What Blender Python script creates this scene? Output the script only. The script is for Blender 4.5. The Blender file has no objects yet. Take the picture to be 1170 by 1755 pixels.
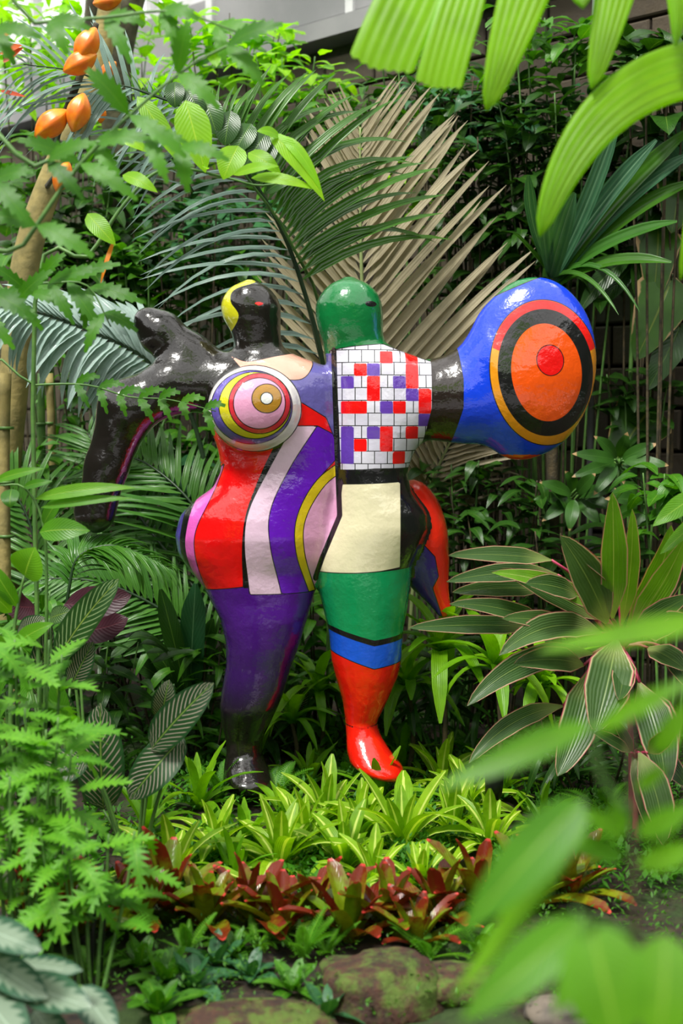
import bpy, math, random
import numpy as np
from mathutils import Vector, Matrix, noise

# ------------------------------------------------------------------ camera, sky, sun, exposure
C = bpy.context.scene.collection
SC = bpy.context.scene
CAMZ, PITCH, FPX = 1.4, math.radians(4.0), 2437.0
cam_d = bpy.data.cameras.new('camera'); cam = bpy.data.objects.new('camera', cam_d); C.objects.link(cam)
cam.location = (0, 0, CAMZ); cam.rotation_euler = (math.pi/2 - PITCH, 0, 0)
cam_d.sensor_fit = 'VERTICAL'; cam_d.sensor_height = 36; cam_d.lens = FPX/1755*36
cam_d.dof.use_dof = True; cam_d.dof.focus_distance = 5.15; cam_d.dof.aperture_fstop = 2.1
cam_d.clip_start = 0.05
SC.camera = cam
W = bpy.data.worlds.new('world'); SC.world = W; W.use_nodes = True
W.node_tree.nodes['Background'].inputs[0].default_value = (1.0, 1.0, 0.97, 1)
W.node_tree.nodes['Background'].inputs[1].default_value = 1.22
sun_d = bpy.data.lights.new('sun', 'SUN'); sun_d.energy = 4.2; sun_d.angle = math.radians(14); sun_d.color = (1, .98, .92)
sun = bpy.data.objects.new('sun', sun_d); C.objects.link(sun)
sun.rotation_euler = Vector((-.28, -.42, .86)).to_track_quat('Z', 'Y').to_euler()
SC.view_settings.view_transform = 'Standard'; SC.view_settings.look = 'None'
SC.view_settings.exposure = 0.55; SC.view_settings.gamma = 1; SC.view_settings.use_curve_mapping = False

R = random.Random(7)
CP, SP = math.cos(PITCH), math.sin(PITCH)
def at(px, py, Y):
    x = (px-585)/FPX; y = (877.5-py)/FPX
    d = Vector((x, CP+SP*y, -SP+CP*y)); t = Y/d.y
    return Vector((0, 0, CAMZ)) + d*t
def gz(x, y):                                            # height of the ground
    return .035*math.sin(x*2.1+y*1.3)*math.cos(y*1.7) - .06 + max(0, 3.5-y)*-.10 + max(0, y-5.6)*.06
def on_ground(px, py):                                   # where the ray of a pixel meets the ground
    lo, hi = 1.2, 12
    for _ in range(40):
        m = (lo+hi)/2; p = at(px, py, m)
        if p.z > gz(p.x, p.y): lo = m
        else: hi = m
    p = at(px, py, lo); p.z = gz(p.x, p.y); return p

# ------------------------------------------------------------------ materials
class NT:
    def __init__(s, name):
        s.m = bpy.data.materials.new(name); s.m.use_nodes = True; s.t = s.m.node_tree
        s.t.nodes.clear(); s.out = s.t.nodes.new('ShaderNodeOutputMaterial')
    def n(s, typ, ins=None, **kw):
        x = s.t.nodes.new('ShaderNode'+typ)
        for k, v in kw.items(): setattr(x, k, v)
        for k, v in (ins or {}).items(): s.set(x.inputs[k], v)
        return x
    def set(s, i, v):
        if isinstance(v, bpy.types.NodeSocket): s.t.links.new(v, i)
        elif isinstance(v, tuple) and len(v) == 3 and i.type == 'RGBA': i.default_value = (*v, 1)
        else: i.default_value = v
    def math(s, op, a, b=0.0, c=0.0, clamp=False):
        x = s.n('Math', operation=op, use_clamp=clamp); s.set(x.inputs[0], a); s.set(x.inputs[1], b); s.set(x.inputs[2], c); return x.outputs[0]
    def mix(s, f, a, b, mode='MIX'):
        x = s.n('Mix', data_type='RGBA', blend_type=mode); s.set(x.inputs[0], f); s.set(x.inputs[6], a); s.set(x.inputs[7], b); return x.outputs[2]
    def ramp(s, v, lo, hi):
        x = s.n('MapRange', interpolation_type='SMOOTHSTEP'); s.set(x.inputs[0], v); x.inputs[1].default_value = lo; x.inputs[2].default_value = hi; return x.outputs[0]
    def noise(s, vec, scale, detail=3, rough=.5):
        x = s.n('TexNoise'); s.t.links.new(vec, x.inputs['Vector']) if vec else None
        x.inputs['Scale'].default_value = scale; x.inputs['Detail'].default_value = detail; x.inputs['Roughness'].default_value = rough
        return x.outputs['Fac']
    def finish(s, sh): s.t.links.new(sh, s.out.inputs[0]); return s.m

def leaf_mat(name, c1, c2, rib=None, style='plain', rough=.38, trans=.28, veins=14, tcol=None, aux=None, ribw=.018):
    yl_ = lambda c: (c[0]*1.05, c[1]*.93, c[2]*.40) if c and c[1] > c[0]*1.2 and name not in ('silvery_palm_leaflet', 'strap_leaf', 'bluish_leaf', 'silver_leaf') else c
    c1, c2, rib = yl_(c1), yl_(c2), yl_(rib)
    t = NT(name)
    uv = t.n('UVMap').outputs[0]; sep = t.n('SeparateXYZ', {0: uv}); u, v = sep.outputs[0], sep.outputs[1]
    oi = t.n('ObjectInfo'); rnd = oi.outputs['Random']; oc = t.n('TexCoord').outputs['Object']
    au = t.math('ABSOLUTE', t.math('SUBTRACT', u, .5))
    col = t.mix(rnd, c1, c2)
    nz = t.noise(oc, 9, 3)
    col = t.mix(t.math('MULTIPLY', t.ramp(nz, .35, .75), .45), col, tuple(x*.55 for x in c1))
    ph = t.math('SUBTRACT', v, t.math('MULTIPLY', au, .55))
    wav = t.math('SINE', t.math('MULTIPLY', ph, veins*6.283))
    ribf = t.math('SUBTRACT', 1.0, t.ramp(au, ribw*.6, ribw*1.4))
    bumph = t.math('ADD', t.math('MULTIPLY', wav, .2), t.math('MULTIPLY', ribf, -.8))
    if style == 'plain':
        col = t.mix(t.math('MULTIPLY', t.ramp(wav, .8, 1.0), .12), col, rib or c2)
    if style == 'parallel':
        wav = t.math('SINE', t.math('MULTIPLY', u, veins*6.283)); bumph = wav
        col = t.mix(t.math('MULTIPLY', t.ramp(wav, .0, 1.0), .18), col, rib or c2)
    if style == 'stripe':                                # yellow band down the middle
        w = t.math('MULTIPLY', t.noise(oc, 3, 1), .16)
        col = t.mix(t.math('SUBTRACT', 1.0, t.ramp(t.math('SUBTRACT', au, w), -.02, .015)), col, aux)
        bumph = t.math('SINE', t.math('MULTIPLY', u, 60.))
    if style == 'calathea':
        f = t.math('SINE', t.math('ADD', t.math('MULTIPLY', ph, veins*6.283), t.math('MULTIPLY', nz, 2.5)))
        m = t.math('MULTIPLY', t.ramp(f, .55, .95), t.math('MULTIPLY', t.ramp(au, .03, .06), t.math('SUBTRACT', 1., t.ramp(au, .38, .46))))
        col = t.mix(m, col, aux)
    if style == 'cordyline':
        bumph = t.math('SINE', t.math('MULTIPLY', u, 70.))
        l = t.ramp(t.math('SINE', t.math('MULTIPLY', u, 40.)), .8, 1.)
        col = t.mix(t.math('MULTIPLY', l, .08), col, (.3, .4, .2))
        base = t.math('SUBTRACT', 1.0, t.ramp(v, .05, .35))
        col = t.mix(t.math('MULTIPLY', base, .55), col, (.42, .5, .16))
        col = t.mix(t.ramp(au, .435, .465), col, (.55, .45, .25))
        col = t.mix(t.ramp(au, .468, .485), col, aux)
    if style == 'neo':                                   # green base to red-brown with bright tips
        col = t.mix(t.ramp(t.math('ADD', v, t.math('MULTIPLY', t.math('SUBTRACT', t.math('ADD', t.math('MULTIPLY', nz, .5), t.math('MULTIPLY', rnd, .5)), .5), 1.9)), .35, .95), col, aux)
        col = t.mix(t.ramp(v, .95, .98), col, (.55, .05, .04))
    if style == 'silver':
        m = t.math('SUBTRACT', t.math('SUBTRACT', .42, au), t.math('MULTIPLY', t.math('ADD', wav, 1.), .07))
        m = t.math('MULTIPLY', t.ramp(m, -.02, .08), t.ramp(nz, .25, .45))
        col = t.mix(m, col, aux)
    if style == 'browntip':
        e = t.math('ADD', v, t.math('MULTIPLY', t.math('SUBTRACT', nz, .5), .3))
        col = t.mix(t.ramp(e, .9, .94), col, (.42, .26, .12))
    if style == 'brownedge':
        e = t.math('ADD', au, t.math('MULTIPLY', t.math('SUBTRACT', nz, .5), .35))
        col = t.mix(t.ramp(e, .46, .50), col, (.45, .30, .14))
    if rib: col = t.mix(t.math('MULTIPLY', ribf, .7), col, rib)
    bp = t.n('Bump', {'Strength': .25, 'Distance': .004, 'Height': bumph})
    pr = t.n('BsdfPrincipled', {'Base Color': col, 'Roughness': rough, 'Normal': bp.outputs[0]})
    pr.inputs['Specular IOR Level'].default_value = .34
    tr = t.n('BsdfTranslucent', {'Color': t.mix(1.0, col, tcol or (1.7, 1.9, .30), 'MULTIPLY'), 'Normal': bp.outputs[0]})
    ms = t.n('MixShader', {0: trans, 1: pr.outputs[0], 2: tr.outputs[0]})
    return t.finish(ms.outputs[0])

def solid(name, c1, c2=None, rough=.6, scale=8, bump=.0, metal=0, detail=4, lo=.35, hi=.65):
    t = NT(name); oc = t.n('TexCoord').outputs['Object']; nz = t.noise(oc, scale, detail, .6)
    col = t.mix(t.ramp(nz, lo, hi), c1, c2 or tuple(x*.7 for x in c1))
    pr = t.n('BsdfPrincipled', {'Base Color': col, 'Roughness': rough, 'Metallic': metal})
    if bump: t.set(pr.inputs['Normal'], t.n('Bump', {'Strength': bump, 'Distance': .02, 'Height': nz}).outputs[0])
    return t.finish(pr.outputs[0])

M = {}
M['brom'] = leaf_mat('bromeliad_leaf', (.17, .40, .02), (.27, .52, .03), None, 'stripe', .33, .30, aux=(.62, .72, .16))
M['brom_plain'] = leaf_mat('plain_bromeliad_leaf', (.10, .33, .015), (.20, .46, .02), None, 'parallel', .35, .3, veins=9)
M['neo'] = leaf_mat('red_bromeliad_leaf', (.10, .22, .01), (.25, .25, .01), None, 'neo', .22, .15, aux=(.15, .018, .006), tcol=(1.5, .8, .5))
M['cord'] = leaf_mat('cordyline_leaf', (.035, .10, .055), (.06, .14, .075), (.25, .38, .2), 'cordyline', .33, .2, aux=(.50, .10, .14), ribw=.009)
M['cord_bright'] = leaf_mat('young_cordyline_leaf', (.11, .33, .03), (.16, .40, .04), (.6, .65, .2), 'cordyline', .33, .25, aux=(.6, .2, .2), ribw=.012)
M['calathea'] = leaf_mat('striped_leaf', (.012, .055, .035), (.02, .08, .045), (.2, .35, .15), 'calathea', .35, .12, veins=14, aux=(.36, .30, .25))
M['calathea_green'] = leaf_mat('green_striped_leaf', (.02, .08, .035), (.03, .10, .04), (.3, .45, .2), 'calathea', .35, .15, veins=12, aux=(.26, .36, .17))
M['maroon'] = leaf_mat('maroon_leaf', (.035, .008, .015), (.05, .012, .02), (.1, .02, .03), 'plain', .4, .1, tcol=(1.5, .6, .6))
M['silver'] = leaf_mat('silver_leaf', (.025, .085, .045), (.035, .10, .05), (.35, .45, .35), 'silver', .35, .15, veins=7, aux=(.19, .26, .18))
M['lobed'] = leaf_mat('lobed_leaf', (.07, .28, .03), (.12, .38, .04), (.25, .5, .12), 'plain', .45, .3)
M['moss'] = leaf_mat('clubmoss_leaf', (.03, .16, .012), (.06, .25, .02), None, 'plain', .5, .2)
M['lobed_dark'] = leaf_mat('toothed_leaf', (.035, .17, .012), (.07, .27, .02), (.1, .28, .04), 'plain', .4, .35)
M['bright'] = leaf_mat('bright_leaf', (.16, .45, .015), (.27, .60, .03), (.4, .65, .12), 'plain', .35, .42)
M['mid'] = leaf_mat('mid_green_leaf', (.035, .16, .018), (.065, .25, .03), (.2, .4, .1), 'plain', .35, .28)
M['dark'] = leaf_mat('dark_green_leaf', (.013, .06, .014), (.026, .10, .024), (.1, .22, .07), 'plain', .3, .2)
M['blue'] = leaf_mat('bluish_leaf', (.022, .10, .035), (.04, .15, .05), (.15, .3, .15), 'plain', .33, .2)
M['browntip'] = leaf_mat('brown_tipped_leaf', (.025, .10, .025), (.04, .14, .04), (.06, .18, .06), 'browntip', .35, .18, veins=20)
M['brownedge'] = leaf_mat('brown_edged_leaf', (.03, .11, .02), (.05, .16, .03), (.2, .3, .1), 'brownedge', .3, .22, veins=6)
M['palm_dark'] = leaf_mat('palm_leaflet', (.035, .13, .02), (.05, .18, .03), None, 'parallel', .3, .22, veins=3)
M['palm_silver'] = leaf_mat('silvery_palm_leaflet', (.15, .24, .20), (.22, .32, .27), None, 'parallel', .28, .2, veins=3, tcol=(1.2, 1.4, 1.1))
M['palm_white'] = leaf_mat('silvery_palm_leaflet', (.30, .42, .37), (.40, .52, .47), None, 'parallel', .25, .2, veins=3, tcol=(1.2, 1.4, 1.1))
M['palm_tan'] = leaf_mat('tan_palm_leaflet', (.34, .29, .18), (.45, .39, .25), None, 'parallel', .45, .25, veins=3, tcol=(1.2, 1.2, .7))
M['palm_mid'] = leaf_mat('green_palm_leaflet', (.035, .15, .04), (.065, .22, .05), None, 'parallel', .3, .25, veins=3)
M['strap_blue'] = leaf_mat('strap_leaf', (.035, .12, .055), (.06, .17, .08), (.2, .35, .2), 'parallel', .3, .2, veins=4)
M['near_pleat'] = leaf_mat('pleated_leaf', (.20, .50, .006), (.24, .56, .008), None, 'parallel', .4, .5, veins=6)
M['near'] = leaf_mat('soft_green_leaf', (.07, .27, .03), (.15, .42, .03), (.3, .55, .15), 'plain', .35, .4)
M['orange_leaf'] = leaf_mat('orange_leaf', (.8, .2, .01), (.8, .25, .01), None, 'plain', .4, .4, tcol=(1.2, 1, .6))
M['red_leaf'] = leaf_mat('red_leaf', (.45, .03, .01), (.6, .12, .01), None, 'plain', .35, .3, tcol=(1.2, .8, .6))
M['stem'] = solid('green_stem', (.10, .22, .04), (.06, .15, .03), .5, 20)
M['rachis_dark'] = solid('dark_rachis', (.012, .035, .012), (.02, .05, .015), .4, 10)
M['rachis_pale'] = solid('pale_rachis', (.30, .38, .14), (.25, .3, .12), .5, 10)
M['pink_stem'] = solid('pink_petiole', (.50, .05, .12), (.35, .04, .08), .4, 15)
M['brown_stem'] = solid('brown_stem', (.07, .05, .02), (.03, .025, .012), .8, 30, .4)
M['trunk'] = solid('pale_trunk', (.34, .27, .09), (.20, .17, .06), .8, 9, .6)
M['bark'] = solid('dark_bark', (.10, .09, .05), (.05, .045, .03), .9, 12, .8)
M['pod'] = solid('orange_pod', (.85, .30, .01), (.75, .15, .01), .35, 14)
M['soil'] = None
M['rock'] = None
M['black'] = solid('black_plastic', (.012, .012, .014), None, .4)
M['stone'] = solid('pale_stone', (.16, .13, .10), (.07, .06, .05), .8, 9, .4)
M['conc'] = solid('grey_panel', (.25, .245, .25), (.20, .20, .205), .6, 2)
M['frame'] = solid('white_frame', (.6, .6, .6), (.5, .5, .5), .5, 4)
M['pipe'] = solid('grey_pipe', (.10, .11, .11), (.08, .08, .08), .5, 4)
M['added_wall'] = solid('added_wall_green', (.025, .055, .02), (.01, .02, .008), .9, 3, .5)  # average foliage green for the unseen added walls

def ground_mats():
    t = NT('soil'); oc = t.n('TexCoord').outputs['Object']
    a = t.noise(oc, 22, 6, .7); b = t.noise(oc, 3, 4, .6)
    col = t.mix(t.ramp(a, .35, .65), (.010, .007, .005), (.045, .024, .013))
    col = t.mix(t.ramp(b, .50, .60), col, t.mix(a, (.012, .03, .004), (.04, .075, .010)))
    pr = t.n('BsdfPrincipled', {'Base Color': col, 'Roughness': .85, 'Normal': t.n('Bump', {'Strength': .8, 'Distance': .03, 'Height': a}).outputs[0]})
    M['soil'] = t.finish(pr.outputs[0])
    t = NT('mossy_rock'); oc = t.n('TexCoord').outputs['Object']
    a = t.noise(oc, 18, 6, .7); b = t.noise(oc, 11, 7, .75)
    col = t.mix(t.ramp(a, .3, .7), (.02, .010, .006), (.085, .032, .016))
    col = t.mix(t.ramp(b, .44, .60), col, t.mix(a, (.025, .05, .005), (.12, .19, .02)))
    pr = t.n('BsdfPrincipled', {'Base Color': col, 'Roughness': .8, 'Normal': t.n('Bump', {'Strength': .9, 'Distance': .02, 'Height': a}).outputs[0]})
    M['rock'] = t.finish(pr.outputs[0])
    t = NT('wall_block'); oc = t.n('TexCoord').outputs['Object']; rnd = t.n('ObjectInfo').outputs['Random']
    a = t.noise(oc, 7, 6, .7); geo = t.n('NewGeometry').outputs['Position']; g = t.noise(geo, 1.3, 3, .6)
    col = t.mix(rnd, (.045, .034, .021), (.075, .056, .034))
    col = t.mix(t.math('MULTIPLY', t.ramp(a, .4, .7), .6), col, (.05, .04, .03))
    col = t.mix(t.ramp(g, .52, .68), col, (.05, .062, .03))
    pr = t.n('BsdfPrincipled', {'Base Color': col, 'Roughness': .9, 'Normal': t.n('Bump', {'Strength': .6, 'Distance': .02, 'Height': a}).outputs[0]})
    M['block'] = t.finish(pr.outputs[0])
    M['mortar'] = solid('mortar', (.05, .045, .035), (.03, .03, .02), .95, 10)
    t = NT('window_glass'); tr = t.n('BsdfTransparent'); gl = t.n('BsdfGlossy', {'Roughness': .05})
    M['glass'] = t.finish(t.n('MixShader', {0: .08, 1: tr.outputs[0], 2: gl.outputs[0]}).outputs[0])
ground_mats()

# ------------------------------------------------------------------ object helpers
def tag(o, label=None, cat=None, group=None, kind=None):
    if label: o['label'] = label
    if cat: o['category'] = cat
    if group: o['group'] = group
    if kind: o['kind'] = kind
    return o
def mesh(name, V, F, mat=None, uv=None, smooth=True):
    me = bpy.data.meshes.new(name); me.from_pydata([tuple(v) for v in V], [], F)
    if uv is not None:
        l = me.uv_layers.new(name='UVMap'); vi = np.empty(len(me.loops), dtype=np.int32); me.loops.foreach_get('vertex_index', vi)
        l.data.foreach_set('uv', np.asarray(uv, dtype=np.float32)[vi].ravel())
    if smooth: me.polygons.foreach_set('use_smooth', [True]*len(me.polygons))
    if mat: me.materials.append(mat)
    me.update(); return me
def obj(name, me, parent=None, mat4=None, loc=None):
    o = bpy.data.objects.new(name, me); C.objects.link(o)
    if parent: o.parent = parent
    if mat4 is not None: o.matrix_basis = mat4
    if loc is not None: o.location = loc
    return o
def thing(name, label, cat, loc=(0, 0, 0), group=None):
    o = bpy.data.objects.new(name, None); C.objects.link(o); o.location = loc; o.empty_display_size = .05
    return tag(o, label, cat, group)
def boxes(name, L, mat, parent=None, rotz=0, loc=None):
    V, F = [], []
    for (x0, x1, y0, y1, z0, z1) in L:
        b = len(V); V += [(x, y, z) for z in (z0, z1) for y in (y0, y1) for x in (x0, x1)]
        F += [(b, b+2, b+3, b+1), (b+4, b+5, b+7, b+6), (b, b+1, b+5, b+4), (b+1, b+3, b+7, b+5), (b+3, b+2, b+6, b+7), (b+2, b, b+4, b+6)]
    o = obj(name, mesh(name, V, F, mat, smooth=False), parent, loc=loc); o.rotation_euler.z = rotz
    return o

# ------------------------------------------------------------------ blades
def width_of(shape, t):
    if shape == 'lance':  return math.sin(math.pi*min(1, t**.75))**.8*(1 if t < .98 else .3)
    if shape == 'oval':   return math.sin(math.pi*t**.85)**.6
    if shape == 'heart':  return (min(1, t/.12)**.5)*(1-t)**.6*1.15 if t < 1 else 0
    if shape == 'strap':  return (.75+.25*math.sin(math.pi*t))*min(1, (1.02-t)/.22)**.6
    if shape == 'leaflet': return min(1, t/.08)**.5*(1-t)**.45*(.9+.1*math.sin(math.pi*t))
    if shape == 'neo':    return (.8+.3*math.sin(math.pi*t))*min(1, (1.01-t)/.12)**.5
    if shape == 'trunc':  return .45+.55*min(1, t/.6)**.8
    if shape == 'cord':   return (.10+.9*min(1, max(0, t-.03)/.25)**.75)*min(1, (1.0-t)/.42)**.6
    return 1
def blade(P0, P1, Wd, ctrl=None, bow=.0, nrm=(0, -.3, 1), shape='lance', fold=.18, n=10, wave=0., teeth=0, depth=.4, pleat=0, cols=4, ph=0., twist=0.):
    P0, P1 = Vector(P0), Vector(P1)
    mid = Vector(ctrl) if ctrl is not None else (P0+P1)/2 + Vector((0, 0, bow))
    nrm = Vector(nrm).normalized(); V, F, UV = [], [], []
    if pleat: cols = pleat*2
    if teeth: n = teeth*2
    for i in range(n+1):
        t = i/n; p = P0*(1-t)**2 + mid*2*t*(1-t) + P1*t*t
        tg = ((mid-P0)*(1-t)+(P1-mid)*t)
        if tg.length < 1e-6: tg = P1-P0
        tg.normalize(); side = tg.cross(nrm)
        if side.length < .05: side = tg.cross(Vector((1, .2, 0)))
        side.normalize()
        if twist: side = Matrix.Rotation(twist*t, 3, tg) @ side
        up = side.cross(tg)
        if up.z < 0 and nrm.z > 0 and tg.z > -.5: pass
        w = Wd/2*width_of(shape, t)
        w = max(w, Wd*.01)
        if teeth: w *= (1-depth*(i % 2 == 0)) if 0 < i < n else 1
        for j in range(cols+1):
            s = j/cols*2-1
            h = fold*abs(s)*w + wave*Wd*abs(s)*math.sin(t*11+ph+s*1.5)
            if pleat: h = (.5 if j % 2 else -.5)*Wd/cols*.9*min(1, t*3)
            q = p + side*(s*w) + up*h
            if teeth and i % 2: q += tg*(abs(s)*Wd*.18)
            if shape == 'trunc' and i == n: q += tg*(Wd*.07*(1 if j % 2 else 0)) - tg*abs(s-.2)*Wd*.12
            if shape == 'heart' and i == 0: q -= tg*(abs(s)*Wd*.12)
            V.append(q); UV.append((j/cols, t))
    k = cols+1
    for i in range(n):
        for j in range(cols):
            a = i*k+j; F.append((a, a+1, a+k+1, a+k))
    return V, F, UV

LIB = {}
def lib(matk, shape, ratio, droops=(.2, .6, 1.0), fold=.18, wave=.03, teeth=0, depth=.4, cols=4, n=8):
    """canonical leaves of length 1 along +Y, bending towards -Z; shared by many objects"""
    key = (matk, shape, ratio, droops, fold, teeth)
    if key not in LIB:
        L = []
        for i, d in enumerate(droops):
            P1 = (0.04*(-1)**i, math.cos(d*.55)*.95, -math.sin(d*.55)*.9)
            V, F, UV = blade((0, 0, 0), P1, ratio, ctrl=(0, .5, .12*d), nrm=(0, 0, 1), shape=shape, fold=fold, n=n, wave=wave, teeth=teeth, depth=depth, cols=cols, ph=i*2)
            L.append(mesh('leaf', V, F, M[matk], UV))
        LIB[key] = L
    return LIB[key]
def frame(pos, d, nrm, s):
    d = Vector(d).normalized(); x = d.cross(Vector(nrm))
    if x.length < .02: x = d.cross(Vector((1, .3, .1)))
    x.normalize(); z = x.cross(d)
    m = Matrix((x, d, z)).transposed().to_4x4()
    return Matrix.Translation(pos) @ m @ Matrix.Scale(s, 4)
def tube_geo(P, r0, r1, seg=6, V=None, F=None):
    V = [] if V is None else V; F = [] if F is None else F; b0 = len(V); n = len(P)
    for i, p in enumerate(P):
        tg = (P[min(i+1, n-1)]-P[max(i-1, 0)]).normalized(); x = tg.orthogonal().normalized() if i == 0 else (px_ - tg*px_.dot(tg)).normalized()
        px_ = x; y = tg.cross(x); r = r0+(r1-r0)*i/(n-1)
        for k in range(seg):
            a = k/seg*2*math.pi; V.append(p+x*(r*math.cos(a))+y*(r*math.sin(a)))
    for i in range(n-1):
        for k in range(seg):
            a = b0+i*seg+k; b = b0+i*seg+(k+1) % seg; F.append((a, b, b+seg, a+seg))
    F.append(tuple(b0+k for k in reversed(range(seg)))); F.append(tuple(b0+(n-1)*seg+k for k in range(seg)))
    return V, F
def smooth_path(P, n=6):
    P = [Vector(p) for p in P]
    if len(P) < 3: return [P[0].lerp(P[-1], i/n) for i in range(n+1)]
    Q = [P[0]*2-P[1]]+P+[P[-1]*2-P[-2]]; out = []
    for i in range(1, len(Q)-2):
        for k in range(n):
            t = k/n; a, b, c, d = Q[i-1:i+3]
            out.append(.5*((2*b)+(c-a)*t+(2*a-5*b+4*c-d)*t*t+(3*b-a-3*c+d)*t**3))
    out.append(P[-1]); return out
def stem(root, P, r0, r1, matk, name='stem', seg=6, n=4, parent=None):
    o0 = Vector(root.location); P = [p-o0 for p in smooth_path(P, n)]
    V, F = tube_geo(P, r0, r1, seg)
    return obj(name, mesh(name, V, F, M[matk]), parent or root)
def hero(root, P0, P1, Wd, matk, name='leaf', parent=None, **kw):
    o0 = Vector(root.location)
    if kw.get('ctrl') is not None: kw['ctrl'] = Vector(kw['ctrl'])-o0
    V, F, UV = blade(Vector(P0)-o0, Vector(P1)-o0, Wd, **kw)
    return obj(name, mesh(name, V, F, M[matk], UV), parent or root)

# ------------------------------------------------------------------ plant builders
def rosette(label, cat, name, base, n, L, lb, e0=80, e1=5, group=None, jit=.15, r=R, matk_core=None, az0=None):
    root = thing(name, label, cat, base, group); az = az0 if az0 is not None else r.uniform(0, 6)
    nl = len(lb)
    for i in range(n):
        f = (i+.5)/n; el = math.radians(e1+(e0-e1)*(1-f)**1.0+r.uniform(-8, 8)); az += 2.39996+r.uniform(-.2, .2)
        d = Vector((math.cos(az)*math.cos(el), math.sin(az)*math.cos(el), math.sin(el)))
        up = Vector((-math.cos(az)*math.sin(el), -math.sin(az)*math.sin(el), math.cos(el)))
        me = lb[min(nl-1, int(f*nl))]
        obj('leaf', me, root, frame(d*.01, d, up, L*(1-.3*(1-f))*r.uniform(1-jit, 1+jit)))
    return root
def shrub(label, cat, name, px, ytop, ybot, Y, hw, lb, L, nl, stems=5, matk='stem', group=None, seed=0, spread=.6, lean=.25):
    """stems rise from the ground and carry leaves between two heights"""
    r = random.Random(seed*77+int(px)+int(ytop)*3); sc = Y/FPX
    c = at(px, ybot, Y); zt = at(px, ytop, Y).z; zb = max(at(px, ybot, Y).z, gz(c.x, Y)); base = Vector((c.x, Y, gz(c.x, Y)))
    root = thing(name, label, cat, base, group); per = max(1, nl//stems); w = hw*sc
    for s in range(stems):
        f = (s+.5)/stems*2-1
        tx = base.x+f*w+r.uniform(-.2, .2)*w; ty = Y+r.uniform(-.3, .3)*min(1, w*1.5); tz = zt-r.uniform(0, .35)*(zt-zb)*(s % 2 or .3)
        P = [base+Vector((f*.04, r.uniform(-.04, .04), -.02)), Vector((base.x+(tx-base.x)*.55, (Y+ty)/2, base.z+(zb-base.z)*.7+.02)), Vector(((tx*.85+base.x*.15), ty, zb+(tz-zb)*.5)), Vector((tx, ty, tz))]
        sp = smooth_path(P, 6); V, F = tube_geo([p-base for p in sp], .007, .003, 5)
        obj('stem', mesh('stem', V, F, M[matk]), root)
        pts = [p for p in sp if p.z >= zb-.02] or sp[-4:]
        for k in range(per):
            q = (k+.5)/per*(len(pts)-1); i = min(int(q), len(pts)-2) if len(pts) > 1 else 0
            p = pts[i].lerp(pts[min(i+1, len(pts)-1)], q-i); az = k*2.4+r.uniform(-.6, .6)+s
            d = Vector((math.cos(az), math.sin(az)*.8-.15, r.uniform(-.25, .55)))
            off = d.normalized()*r.uniform(0, spread)*w*.5
            m = r.choice(lb); obj('leaf', m, root, frame(p-base+off, d, (r.uniform(-.3, .3), -.35, 1), L*r.uniform(.65, 1.15)))
    return root
def frond(palm, pts, matk, n, lenL, lenR, angL=60, angR=60, wd=.035, nrm=(0, -1, .3), rach='rachis_dark', r0=.012, droopy=(.2, .5, .8), prof=None, start=.0, r=R, zig=.25, shapes='leaflet'):
    """a rachis (part) carrying leaflets (sub-parts)"""
    o0 = Vector(palm.location); P = [p-o0 for p in smooth_path(pts, 8)]
    V, F = tube_geo(P, r0, r0*.25, 6); fr = obj('frond', mesh('frond', V, F, M[rach]), palm)
    nrm = Vector(nrm).normalized()
    for i in range(n):
        f = start+(1-start)*(i+.5)/n; q = f*(len(P)-1); k = min(int(q), len(P)-2); p = P[k].lerp(P[k+1], q-k)
        tg = (P[k+1]-P[k]).normalized(); side = tg.cross(nrm).normalized()
        for s, ln, ang in ((-1, lenL, angL), (1, lenR, angR)):
            if not ln: continue
            pf = prof(f) if prof else (math.sin(math.pi*(.12+.8*f))**.6)
            a = math.radians(ang*(1-.45*f)+r.uniform(-4, 4)*(.4 if matk == 'palm_tan' else 1)); d = tg*math.cos(a)+side*(s*math.sin(a))+nrm*r.uniform(0, .12)
            Lf = max(.06, ln*pf*r.uniform(.92, 1.05)); ratio = round(wd/max(.05, ln)*20)/20*1.0 if False else wd
            lb = lib(matk, shapes, round(wd/(ln*.8), 3), droopy, fold=zig, wave=0, cols=2, n=7)
            up = nrm+Vector((0, 0, .6))
            obj('leaflet', r.choice(lb), fr, frame(p, d, up, Lf))
    return fr

# ------------------------------------------------------------------ setting
def terrain():
    V, F, nx, ny = [], [], 90, 110
    for j in range(ny+1):
        for i in range(nx+1):
            x = -4.5+9*i/nx; y = 1.0+12*(j/ny)**1.2; V.append((x, y, gz(x, y)+.025*noise.noise(Vector((x*5, y*5, 0)))))
    for j in range(ny):
        for i in range(nx):
            a = j*(nx+1)+i; F.append((a, a+1, a+nx+2, a+nx+1))
    tag(obj('floor', mesh('floor', V, F, M['soil'])), kind='structure')
    V = [(-6, -5, -.3), (6, -5, -.3), (6, 1.05, -.3), (-6, 1.05, -.3)]
    tag(obj('floor', mesh('path', V, [(0, 1, 2, 3)], M['conc'])), kind='structure')
terrain()
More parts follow.
